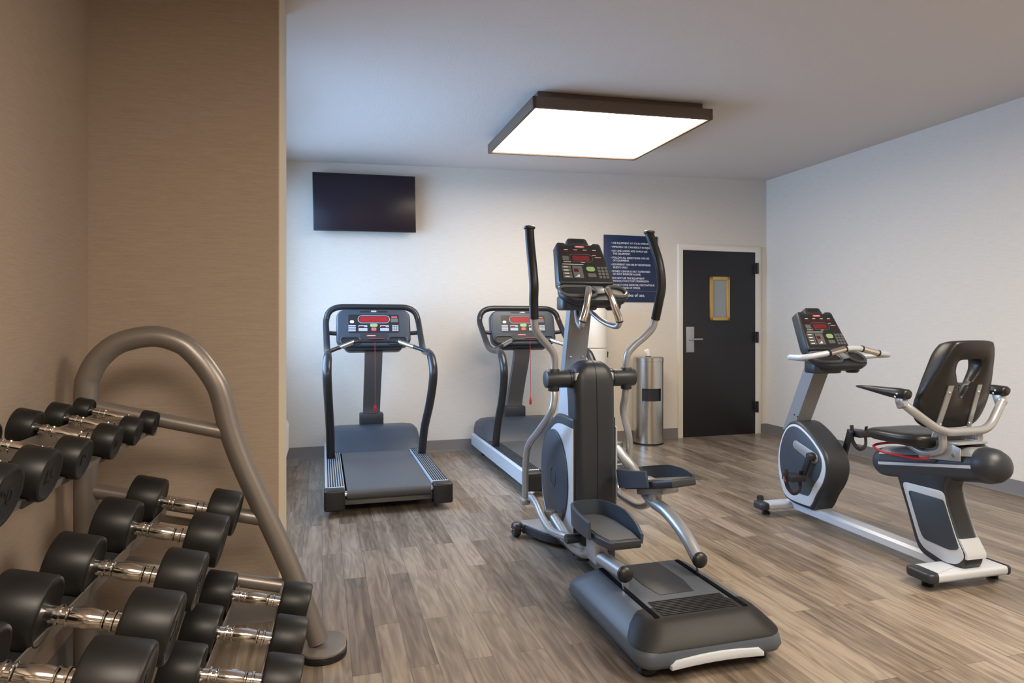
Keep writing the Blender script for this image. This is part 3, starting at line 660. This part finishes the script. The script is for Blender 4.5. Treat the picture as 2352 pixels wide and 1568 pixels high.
# body
hull = [(1.0, .768), (1.22, .768), (1.31, .735), (1.43, .66), (1.50, .54), (1.525, .41), (1.50, .25), (1.42, .12), (1.30, .07), (1.0, .06)]
b = MB(); b.prism([(p.x, p.y) for p in catmull([(a, z, 0) for a, z in hull], 4)], -.12, .12, axis='x', bev=.018, seg=3); b.build('body_shell', 'charcoal', EL)
def inset(poly, cx, cz, k): return [(cx + (a - cx) * k, cz + (z - cz) * k) for a, z in poly]
sil = [(1.0, .715), (1.21, .715), (1.33, .665), (1.43, .59), (1.475, .48), (1.49, .38), (1.46, .25), (1.38, .14), (1.28, .10), (1.0, .09)]
for sd in (-1, 1):
    b = MB(); b.prism([(p.x, p.y) for p in catmull([(a, z, 0) for a, z in sil], 4)], sd * .118, sd * .126, axis='x', bev=.003); b.build('side_panel', 'silver2', EL)
    b = MB(); b.prism([(1.262 + .208 * math.cos(2 * math.pi * i / 48), .413 + .262 * math.sin(2 * math.pi * i / 48)) for i in range(48)], sd * .125, sd * .134, axis='x', bev=.004); dk = b.build('crank_cover', 'charcoal2', EL)
    b = MB(); b.tube([(sd * .134, 1.262 + .038 * math.cos(i * math.pi / 12), .413 + .055 * math.sin(i * math.pi / 12)) for i in range(24)], .002, 6, closed=True); b.build('cover_ring', 'black', dk)
b = MB(); b.prism([(1.0, .74), (1.28, .74), (1.25, .86), (1.2, .99), (1.0, 1.0)], -.108, .108, axis='x', bev=.012); b.build('neck_panel', 'silver2', EL)
rings = []
for z, w, y0, y1 in ((.05, .222, .955, 1.12), (.3, .222, .96, 1.12), (.6, .222, .968, 1.12), (.85, .224, .974, 1.14), (.955, .224, .978, 1.16), (.99, .216, .984, 1.158), (1.02, .195, .993, 1.15), (1.042, .155, 1.006, 1.14), (1.056, .10, 1.025, 1.125), (1.060, .05, 1.045, 1.11)):
    rings.append([(a, c, z) for a, c in rrect(w, y1 - y0, .05 if w > .12 else .03, 7, 0, (y0 + y1) / 2)])
MB().loft(rings).build('tower', 'charcoal', EL, ang=50)
MB().tube([(0, .9535, .06), (0, .9585, .3), (0, .9665, .6), (0, .9725, .85), (0, .9768, .955), (0, .983, .99), (0, .992, 1.02), (0, 1.005, 1.043), (0, 1.024, 1.057), (0, 1.045, 1.0612)], .0018, 6).build('tower_seam', 'black', EL)
for sd in (-1, 1):
    b = MB(); b.cyl((sd * .10, 1.06, .967), (sd * .25, 1.06, .967), .046, 28, bev=.006); p = b.build('pivot_barrel', 'charcoal', EL)
    b = MB(); b.cyl((sd * .118, 1.06, .967), (sd * .124, 1.06, .967), .049, 28); b.build('pivot_ring', 'black', p)
    b = MB(); b.cyl((sd * .205, 1.06, .905), (sd * .205, 1.055, 1.02), .029, 20, bev=.004); b.build('arm_socket', 'charcoal', p)
# mast
b = MB(); b.loft([[(sx * .062, y + dy, z) for sx, dy in ((-1, -.03), (1, -.03), (1, .03), (-1, .03))] for y, z in ((1.33, .93), (1.21, 1.36))]); b.build('console_mast', 'mastgrey', EL)
for sd in (-1, 1): MB().sphere((sd * .035, 1.2855 - .0335, 1.07), .0055, u=10, v=6).build('mast_bolt', 'chrome', EL)
console(EL, 1.175, 1.575)
# fixed heart-rate handles
for sd in (-1, 1):
    P = catmull([(sd * .035, 1.17, 1.33), (sd * .07, 1.06, 1.265), (sd * .095, .955, 1.238), (sd * .102, .925, 1.262), (sd * .086, .925, 1.31), (sd * .066, .94, 1.38), (sd * .049, .965, 1.435)], 8)
    fh = MB().tube(P, .0145, 14).build('fixed_handle', 'silver', EL)
    b = MB(); b.tube(P[-24:-1], .0185, 16); b.build('pulse_grip', 'chrome', fh)
    b = MB(); b.cyl(P[-25], P[-24], .0195, 16); b.build('grip_collar', 'black', fh)
# moving arms
for sd in (-1, 1):
    dy = .01 if sd < 0 else -.01
    up = [(sd * .203, 1.058, .99), (sd * .203, 1.05, 1.06), (sd * .212, 1.045, 1.10), (sd * .245, 1.035, 1.14), (sd * .292, 1.015, 1.185), (sd * .326, .995, 1.23), (sd * .338, .98, 1.29)]
    P = catmull(up, 7); arm = MB().tube(P, .019, 16).build('moving_arm', 'silver', EL)
    gp = [(sd * .336, .982, 1.275), (sd * .341, .965 + dy, 1.36), (sd * (.343 if sd < 0 else .352), .955 + dy, 1.45), (sd * (.343 if sd < 0 else .345), .975 + dy * 2, 1.56), (sd * .338, 1.02 + dy * 2, 1.66), (sd * .334, 1.055 + dy, 1.735)]
    P = catmull(gp, 7); g = MB().tube(P, .0235, 16).build('foam_grip', 'rubber', arm)
    b = MB(); b.lathe([(.024, 0), (.03, .006), (.03, .014), (.022, .02), (0, .021)], 20, mtx=Matrix.Translation((sd * .334, 1.055 + dy, 1.732))); b.build('end_cap', 'black', arm)
low = [(-.205, 1.06, .93), (-.208, 1.045, .86), (-.222, 1.06, .79), (-.238, 1.20, .68), (-.246, 1.345, .585), (-.25, 1.39, .50), (-.25, 1.405, .38), (-.25, 1.41, .255)]
la = MB().tube(catmull(low, 6), .0185, 16).build('swing_arm', 'silver', EL)
b = MB(); b.box((-.25, 1.41, .25), (.055, .05, .04), .012); b.build('swing_joint', 'silver', la)
lowr = [(.205, 1.06, .93), (.205, 1.075, .86), (.212, 1.11, .78), (.238, 1.10, .66), (.25, 1.11, .59), (.25, 1.12, .50)]
ra = MB().tube(catmull(lowr, 6), .0185, 16).build('swing_arm', 'silver', EL)
b = MB(); b.sphere((.262, 1.115, .485), .026); b.build('swing_joint', 'black', ra)
# linkages
lk = MB().tube(catmull([(-.235, 1.35, .29), (-.238, 1.24, .278), (-.25, 1.10, .242), (-.258, .95, .225), (-.252, .80, .245), (-.235, .70, .262)], 7), .019, 14).build('link_bar', 'silver', EL)
b = MB(); b.cyl((-.275, .70, .262), (-.205, .70, .262), .022, 18); b.build('link_pin', 'charcoal', lk); b = MB(); b.cyl((-.232, 1.35, .27), (-.232, 1.35, .315), .02, 16, bev=.003); b.build('link_end', 'silver', lk)
lk = MB().tube(catmull([(.252, 1.12, .485), (.25, 1.25, .38), (.24, 1.22, .305), (.238, 1.09, .295), (.245, .99, .295), (.25, .90, .33), (.225, .84, .39)], 7), .017, 14).build('link_bar', 'silver', EL)
# pedal arms
PL = catmull([(-.187, .28, .25), (-.187, .45, .238), (-.187, .60, .225), (-.19, .70, .195), (-.19, .82, .185), (-.188, .95, .198), (-.183, 1.14, .24)], 6)
pa = MB().tube(PL, [.030] * 14 + [.027] * (len(PL) - 14), 18).build('pedal_arm', 'silver', EL)
PR = catmull([(.187, .335, .25), (.187, .45, .325), (.187, .60, .378), (.187, .73, .392), (.187, .83, .43), (.187, .95, .505), (.185, 1.15, .578)], 6)
pb = MB().tube(PR, .029, 18).build('pedal_arm', 'silver', EL)
for par, y, z, yc, zc2 in ((pa, .28, .25, 1.14, .24), (pb, .335, .25, 1.15, .578)):
    sd = -1 if par is pa else 1
    b = MB(); b.sphere((sd * .187, y - .012, z), (.034, .022, .034)); b.build('roller_cap', 'black', par)
    b = MB(); b.prism([(-.016, .0), (.016, .0), (.006, -.055), (-.004, -.055)], -.008, .008, axis='y', mtx=Matrix.Translation((sd * .187, y - .012, z - .022))); b.build('roller_fork', 'chrome', par)
    b = MB(); b.lathe([(0, -.006), (.013, -.006), (.013, .006), (0, .006)], 20, axis='x', mtx=Matrix.Translation((sd * .187, y - .004, .2015))); b.build('roller', 'black', par)
    b = MB(); b.cyl((sd * .125, yc, zc2), (sd * .215, yc, zc2), .024, 18, bev=.004); b.cyl((sd * .195, yc, zc2 - .02), (sd * .195, yc, zc2 + .03), .032, 18, bev=.005); b.build('crank_bearing', 'greymetal', par)
def pedal(cx, y0, z0, tilt, par, brz, yaw=0):
    pm = Matrix.Translation((cx, y0, z0)) @ Matrix.Rotation(R_(yaw), 4, 'Z') @ Matrix.Rotation(R_(tilt), 4, 'X')
    b = MB(); out = [(-.07, 0), (.07, 0), (.088, .10), (.088, .27), (.07, .36), (.03, .395), (-.04, .395), (-.075, .36), (-.09, .26), (-.09, .10)]
    b.prism(out, -.036, 0, mtx=pm, bev=.008, seg=3); pd = b.build('pedal', 'charcoal', EL)
    b = MB(); b.prism([(a * .86, .015 + c * .93) for a, c in out], 0, .003, mtx=pm, bev=.002); b.build('foot_pad', 'belt', pd)
    wall_ = [(.088, .03), (.1, .12), (.1, .27), (.08, .37), (.035, .41), (-.045, .41), (-.088, .37), (-.103, .27), (-.103, .13)]
    P = catmull([(a, c, 0) for a, c in wall_], 6); N = len(P); bmx = bmesh.new(); rr = []
    for i, p in enumerate(P):
        t = i / (N - 1); h = .012 + .05 * min(1, t * 5) * (1 if t < .8 else max(.55, 1 - (t - .8) * 1.5))
        a, q = P[max(i - 1, 0)], P[min(i + 1, N - 1)]; n = (q - a).normalized().cross(Vector((0, 0, 1)))
        rr.append([p + n * .006 + Vector((0, 0, -.028)), p + n * .009 + Vector((0, 0, h - .004)), p + n * .004 + Vector((0, 0, h)), p - n * .004 + Vector((0, 0, h)), p - n * .006 + Vector((0, 0, -.028))])
    b = MB(); b.loft(rr, mtx=pm); b.build('toe_guard', 'charcoal2', pd)
    b = MB(); b.box((0, .2, -.048), (.1, .2, .036), .008, mtx=pm); b.build('pedal_bracket', 'silver', pd)
    sx = 1 if cx > 0 else -1
    b = MB(); b.box((sx * .187, y0 + .22, (z0 + brz) / 2 - .02), (.06, .12, abs(z0 - brz) - .05), .012); b.build('pedal_mount', 'silver', pd)
pedal(-.155, .33, .36, 0, pa, .2)
pedal(.232, .53, .545, -13, pb, .39, 11)
# ---------------------------------------------------------------- recumbent bike (local: x right, y forward/away, origin between the rear feet)
BK = thing('recumbent_bike', 'grey and silver recumbent exercise bike with black seat by the right wall', 'exercise bike', (2.18, 3.195, 0), 15)
def capsule_bar(b, y, w, d, z0, z1): b.prism(rrect(w, d, d * .3, 5, 0, y), z0, z1, bev=.012, seg=3)
b = MB(); b.prism(rrect(.43, .15, .012, 3, -.02, -.03), .042, .085, bev=.014, seg=3); b.build('rear_stabilizer', 'silver2', BK)
b = MB(); b.prism(rrect(.44, .11, .012, 3, 0, 1.19), .042, .08, bev=.014, seg=3); b.build('front_stabilizer', 'silver2', BK)
for y, d in ((-.03, .152), (1.19, .112)):
    for sd in (-1, 1):
        b = MB(); cw, cxx = (.07, -.245) if sd < 0 else ((.03, .195) if d > .13 else (.07, .235)); b.prism(rrect(cw, d, .03 if cw > .05 else .012, 6, cxx, y), .04, .087, bev=.014, seg=3); b.build('stabilizer_cap', 'charcoal', BK)
        b = MB(); b.lathe([(0, 0), (.024, 0), (.026, .012), (.02, .02), (.008, .022), (.008, .045)], 20, mtx=Matrix.Translation((sd * .2, y + .015, 0))); b.build('levelling_foot', 'rubber', BK)
b = MB(); b.lathe([(.008, -.01), (.022, -.012), (.022, .012), (.008, .01)], 20, axis='x', mtx=Matrix.Translation((-.2, 1.265, .085))); b.build('transport_wheel', 'black', BK)
MB().prism([(-.05, .045), (-.05, .08), (-.035, .093), (.035, .093), (.05, .08), (.05, .045)], .0, 1.2, axis='y', bev=.003).build('floor_rail', 'silver2', BK)
drum = [(1.245, .30), (1.238, .42), (1.195, .535), (1.13, .61), (1.045, .625), (.95, .585), (.86, .52), (.795, .45), (.775, .37), (.80, .28), (.86, .19), (.905, .11), (.95, .09), (1.15, .10), (1.215, .18)]
dc = [(p.x, p.y) for p in catmull([(a, z, 0) for a, z in drum], 5, closed=True)]
MB().prism(dc, -.085, .085, axis='x', bev=.022, seg=4).build('drive_housing', 'charcoal', BK, ang=50)
for sd in (-1, 1):
    b = MB(); b.prism(inset(dc, 1.015, .36, .92), sd * .083, sd * .089, axis='x', bev=.002); b.build('side_trim', 'silver2', BK)
    b = MB(); b.prism([(1.018 + (a - 1.015) * .82, .385 + (z - .36) * .78) for a, z in dc], sd * .088, sd * .094, axis='x', bev=.003); b.build('side_cover', 'charcoal2', BK)
    b = MB(); pl = [(.905 + .03 * math.cos(R_(a)), .435 + .03 * math.sin(R_(a))) for a in range(-90, 91, 20)][::1]
    cp = [(.882 + .034 * math.cos(R_(a)), .418 + .034 * math.sin(R_(a))) for a in range(150, 371, 20)] + [(1.05 + .028 * math.cos(R_(a)), .468 + .028 * math.sin(R_(a))) for a in range(-40, 141, 20)]
    cp = [(.882 + .034 * math.cos(R_(a)), .425 + .034 * math.sin(R_(a))) for a in range(105, 286, 15)] + [(1.045 + .027 * math.cos(R_(a)), .478 + .027 * math.sin(R_(a))) for a in range(-75, 106, 15)]
    b.prism(cp, sd * .093, sd * .099, axis='x', bev=.002); b.build('crank_cover', 'silver', BK)
# cranks and pedals
for sd, ex, ez in ((-1, .945, .30), (1, .835, .575)):
    b = MB(); cx, cz = .882, .435
    dvec = Vector((0, ex - cx, ez - cz)); b.cyl((sd * .1, cx, cz), (sd * .135, cx, cz), .026, 20, bev=.003)
    ang_ = math.degrees(math.atan2(dvec.z, dvec.y)); L = dvec.length
    b.prism(rrect(L + .045, .036, .017, 6, L / 2, 0), sd * .118, sd * .138, axis='x', mtx=Matrix.Translation((0, cx, cz)) @ Matrix.Rotation(R_(ang_), 4, 'X'), bev=.003)
    ck = b.build('crank', 'black', BK)
    px = sd * .195
    b = MB(); b.cyl((sd * .138, ex, ez), (sd * .24, ex, ez), .008, 12); b.prism([(px - .05, ex - .055), (px + .05, ex - .055), (px + .05, ex + .04), (px + .03, ex + .066), (px - .03, ex + .066), (px - .05, ex + .04)], ez - .021, ez + .017, bev=.006); pd = b.build('pedal', 'black', ck)
    b = MB(); st = catmull([(px + .047, ex - .01, ez + .04), (px + .05, ex - .0, ez - .01), (px + .03, ex - .02, ez - .075), (px - .015, ex - .02, ez - .095), (px - .045, ex, ez - .05), (px - .05, ex, ez + .015), (px - .05, ex + .005, ez + .05)], 6)
    b.tube(st, .012, 6, sx=.22); b.build('pedal_strap', 'black', pd)
    if sd < 0: MB().box((px - .052, ex + .01, ez - .012), (.014, .02, .03), .004).build('strap_buckle', 'redkey', pd)
# console mast
b = MB(); b.loft([[(sx * .055, y + dy, z) for sx, dy in ((-1, -.05), (1, -.05), (1, .05), (-1, .05))] for y, z in ((1.175, .55), (.955, 1.0))]); b.build('console_mast', 'mastgrey', BK)
for y, z, x in ((1.08, .652, .0562), (1.11, .66, .0562)): MB().sphere((-x, y, z), .005, u=10, v=6).build('mast_bolt', 'black', BK)
console(BK, .935, 1.205)
hb = fillet([(-.08, .98, 1.03), (-.29, .875, 1.05), (-.285, .745, 1.052), (-.16, .68, 1.080), (-.035, .68, 1.107), (.055, .68, 1.107), (.2, .68, 1.074), (.335, .74, 1.062), (.35, .83, 1.055), (.10, .98, 1.03)], .05, 8)
hbar = MB().tube(hb, .0165, 14).build('handlebar', 'silver2', BK)
for a, c in (((-.155, .68, 1.081), (-.05, .68, 1.1035)), ((.075, .68, 1.1025), (.185, .68, 1.0774))):
    b = MB(); b.cyl(a, c, .0185, 16); b.build('pulse_grip', 'chrome', hbar)
    A0, C0 = Vector(a), Vector(c); dd = (C0 - A0).normalized()
    MB().cyl(A0 - dd * .008, A0, .0205, 16).build('grip_collar', 'black', hbar); MB().cyl(C0, C0 + dd * .008, .0205, 16).build('grip_collar', 'black', hbar)
# beam
ax0, ax1 = Vector((0, .43, .492)), Vector((0, -.165, .592)); AD = (ax1 - ax0); AL2 = AD.length
bm_ = Matrix.Translation(ax0) @ Matrix.Rotation(math.atan2(AD.z, -AD.y), 4, 'X').inverted()
# beam frame: y decreasing from 0 to -AL2 along the axis
b = MB(); n = 28
b.lathe([(0, .055), (.03, .05), (.062, .032), (.076, .01), (.080, -.02), (.081, -.05), (.081, -AL2 + .03)], 36, axis='y', mtx=bm_); b.build('seat_beam', 'charcoal2', BK)
b = MB(); b.lathe([(.0825, -AL2 + .03), (.0845, -AL2 + .015), (.0845, -AL2), (.077, -AL2 - .035), (.059, -AL2 - .064), (.03, -AL2 - .079), (0, -AL2 - .083)], 36, axis='y', mtx=bm_); b.build('beam_end_cap', 'charcoal', BK)
def shell(b, r0, r1, a0, a1, y0, y1, mtx, n=16):
    prof = [(r1 * math.cos(R_(a0 + (a1 - a0) * i / n)), r1 * math.sin(R_(a0 + (a1 - a0) * i / n))) for i in range(n + 1)] + [(r0 * math.cos(R_(a1 - (a1 - a0) * i / n)), r0 * math.sin(R_(a1 - (a1 - a0) * i / n))) for i in range(n + 1)]
    b.prism(prof, y0, y1, axis='y', mtx=mtx)
b = MB(); shell(b, .078, .0845, 32, 148, -.03, -AL2 + .028, bm_); b.build('beam_top', 'silver', BK)
b = MB(); shell(b, .078, .0845, 177, 187, -.03, -AL2 + .03, bm_, 6); shell(b, .078, .0845, -7, 3, -.03, -AL2 + .03, bm_, 6); b.build('beam_strip', 'silver2', BK)
b = MB(); shell(b, .078, .0818, 148, 177, -.035, -AL2 + .03, bm_, 6); shell(b, .078, .0818, 3, 32, -.035, -AL2 + .03, bm_, 6); b.build('beam_slot', 'black', BK)
# pylon
py = [(.315, .455), (.25, .29), (.195, .135), (.165, .095), (.11, .075), (-.045, .048), (-.115, .06), (-.155, .10), (-.158, .155), (-.118, .225), (-.062, .37), (-.047, .45), (-.075, .505), (-.12, .545), (.10, .54), (.30, .50)]
fw = lambda P, q=.065: [(a + q * max(0, min(1, (.2 - a) / .25)), c) for a, c in P]
MB().prism(rpoly(fw(py), .03), -.062, .062, axis='x', bev=.026, seg=5).build('pylon', 'charcoal', BK, ang=50)
s0 = [(.265, .425), (.175, .20), (.145, .145), (.10, .115), (-.06, .085), (-.12, .10), (-.15, .135), (-.149, .16), (-.112, .225), (-.057, .37), (-.045, .43)]
s1 = [(.225, .39), (.135, .20), (.105, .165), (-.08, .155), (-.132, .175), (-.110, .225), (-.055, .37), (-.043, .39)]
for sd in (-1, 1):
    b = MB(); b.prism(rpoly(fw(s0), .03), sd * .060, sd * .065, axis='x', bev=.002); b.build('pylon_trim', 'silver2', BK)
    b = MB(); b.prism(rpoly(fw(s1), .022), sd * .064, sd * .0685, axis='x', bev=.002); b.build('pylon_panel', 'charcoal2', BK)
b = MB(); b.loft([[(x, y, z) for x in (-.058, .058) for _ in (0,)] + [(.058, y + .012, z), (-.058, y + .012, z)] for y, z in ((-.1005, .135), (-.0995, .16), (-.0615, .22))]); b.build('pylon_rear_trim', 'silver2', BK)
# carriage
b = MB(); b.prism([(.13, .575), (.17, .64), (.10, .672), (-.03, .685), (-.09, .66), (-.09, .60)], -.092, -.084, axis='x', bev=.002)
b.prism([(.13, .575), (.17, .64), (.10, .672), (-.03, .685), (-.09, .66), (-.09, .60)], .084, .092, axis='x', bev=.002)
b.box((0, .04, .668), (.185, .24, .012), .003, rot=Matrix.Rotation(R_(-6), 4, 'X')); car = b.build('seat_carriage', 'silver', BK)
for y, z in ((.10, .60), (.02, .615), (-.06, .625)): MB().lathe([(0, -.006), (.009, -.006), (.009, .0)], 10, axis='x', mtx=Matrix.Translation((-.0925, y, z))).build('carriage_bolt', 'chrome', car)
b = MB(); b.tube(catmull([(-.03, .14, .615), (-.06, .30, .62), (-.15, .36, .60), (-.185, .26, .585), (-.15, .12, .58), (-.105, .06, .585)], 7), .0065, 10); b.build('adjust_lever', 'red', BK)
# seat pad
rings = []
for y, w, z0, z1 in ((.425, .16, .650, .676), (.417, .26, .638, .687), (.39, .34, .63, .698), (.34, .39, .628, .704), (.26, .41, .63, .704), (.16, .41, .63, .706), (.08, .38, .632, .712), (.05, .34, .64, .71), (.035, .26, .655, .70)):
    ring = []; n = 28; zc3, hz = (z0 + z1) / 2, (z1 - z0) / 2
    for i in range(n):
        t = 2 * math.pi * i / n; c, s = math.cos(t), math.sin(t)
        x = w / 2 * math.copysign(abs(c) ** .6, c); zz = zc3 + hz * math.copysign(abs(s) ** .7, s)
        if s > 0: zz += .012 * (abs(x) / .2) ** 2 - .006
        ring.append((x, y, zz))
    rings.append(ring)
MB().loft(rings).build('seat_cushion', 'vinyl', BK, ang=60)
# backrest with opening
def back_pt(x, z, off):     # off = toward the rear (negative y)
    off = off if off > 0 else off * (1 + 1.0 * max(0, min(1, (z - .93) / .18)))
    return Vector((x, .04 - .31 * (z - .78) + .55 * x * x - off, z))
zz = [(.0, .735), (.10, .737), (.155, .75), (.192, .785), (.212, .85), (.208, .91), (.192, .97), (.168, 1.04), (.148, 1.10), (.125, 1.15), (.10, 1.169), (0, 1.173)]
outl = zz + [(-a, z) for a, z in zz[-2:0:-1]]
hol = [(.0, .895), (.008, .902), (.018, .93), (.03, .955), (.046, .975), (.058, 1.0), (.068, 1.02), (.076, 1.045), (.074, 1.068), (.055, 1.078), (.025, 1.08), (0, 1.08)]
holl = hol + [(-a, z) for a, z in hol[-2:0:-1]]
oc = [(p.x, p.y) for p in catmull([(a, z, 0) for a, z in outl], 3, closed=True)]; hc = [(p.x, p.y) for p in catmull([(a, z, 0) for a, z in holl], 3, closed=True)]
def mixl(t): return [(h[0] + (o[0] - h[0]) * t, h[1] + (o[1] - h[1]) * t) for o, h in zip(oc, hc)]
secs = []
for t, off in ((1, .0), (.97, .02), (.88, .028), (.5, .03), (.08, .028), (.0, .018), (0., -.012), (.06, -.03), (.3, -.042), (.6, -.046), (.88, -.036), (.97, -.02)):
    secs.append([back_pt(a, z, off) for a, z in mixl(t)])
MB().loft(secs, closed=True).build('backrest', 'vinyl', BK, ang=70)
for sd in (-1, 1):
    b = MB(); b.loft([[back_pt(sd * x + dx, z, .03 + dz) - Vector((0, 0, 0)) for dx, dz in ((-.014, 0), (.014, 0), (.014, .006), (-.014, .006))] for x, z in ((.088, .955), (.092, .85), (.10, .715), (.105, .66))]); br = b.build('back_support', 'silver', BK)
    for z in (.92, .76): MB().sphere(back_pt(sd * .09, z, .037), .006, u=10, v=6).build('support_bolt', 'chrome', br)
    b = MB(); b.tube(fillet([(sd * .112, -.015, .725), (sd * .108, -.02, .64), (sd * .095, .10, .60), (sd * .09, .2, .635)], .05), .0185, 12); b.build('seat_strut', 'silver', BK)
ab = MB().tube(fillet([(-.315, .04, .885), (-.275, .0, .835), (-.145, -.04, .732), (.145, -.04, .732), (.28, .0, .86)], .07, 8), .0205, 16).build('armrest_tube', 'silver', BK)
b = MB(); b.sphere((.283, .0, .863), .0225); b.build('tube_end', 'silver', ab)
for sd in (-1, 1):
    b = MB(); b.box((sd * .305, .03, .873), (.035, .05, .055), .008, rot=Matrix.Rotation(R_(-20), 4, 'X')); b.build('armrest_bracket', 'silver', ab)
    rings = []
    for y, w, z0, z1 in ((-.01, .04, .905, .93), (.0, .056, .89, .938), (.05, .06, .888, .941), (.12, .058, .897, .938), (.22, .05, .912, .936), (.29, .04, .921, .933), (.31, .02, .924, .930)):
        rings.append([(sd * .305 + a, y, c) for a, c in rrect(w, z1 - z0, (z1 - z0) * .45, 4, 0, (z0 + z1) / 2)])
    pad = MB().loft(rings).build('armrest', 'vinyl', BK, ang=60)
    for y, z in ((.03, .915), (.04, .90)): MB().sphere((sd * .305 - .03, y, z), .006, u=10, v=6).build('armrest_bolt', 'chrome', pad)
# ---------------------------------------------------------------- added fill lights, out of view, for the rack and right wall
ceiling_light(2.35, 1.75, 'added bronze framed fill light, out of view above the front right of the room, beside the bike', dm='fill_diff')
ceiling_light(.45, -.35, 'added bronze framed fill light, out of view above the front of the room, near the dumbbell rack', dm='fill_diff')
# ---------------------------------------------------------------- camera and lights
cam = bpy.data.cameras.new('camera'); co = bpy.data.objects.new('camera', cam); COL.objects.link(co)
co.location = (0, 0, 1.25); co.rotation_euler = (R_(90), 0, 0); cam.sensor_width = 36; cam.lens = 36 * 1500 / 2352; cam.shift_y = -40 / 2352; cam.clip_start = .02
scene.camera = co
def area(name, loc, size, power, col, target=None, rot=None, spread=180):
    l = bpy.data.lights.new(name, 'AREA'); l.shape = 'RECTANGLE'; l.size, l.size_y = size; l.energy = power; l.color = col; l.spread = R_(spread)
    o = bpy.data.objects.new(name, l); COL.objects.link(o); o.location = loc
    if target is not None: o.rotation_euler = (Vector(target) - Vector(loc)).to_track_quat('-Z', 'Y').to_euler()
    return o
wc = afr @ Vector((1.485, .45, 1.75)); wt = afr @ Vector((1.3, -2., .5))
area('window_daylight', wc, (2.6, 1.9), LW, (.40, .64, 1.0), wt, spread=145)
w = bpy.data.worlds.new('world'); scene.world = w; w.use_nodes = True
w.node_tree.nodes['Background'].inputs['Color'].default_value = (.38, .62, 1., 1); w.node_tree.nodes['Background'].inputs['Strength'].default_value = 4.6
vs = scene.view_settings; vs.view_transform = 'Standard'; vs.look = 'None'; vs.gamma = 1; vs.use_curve_mapping = False; vs.exposure = EXPO
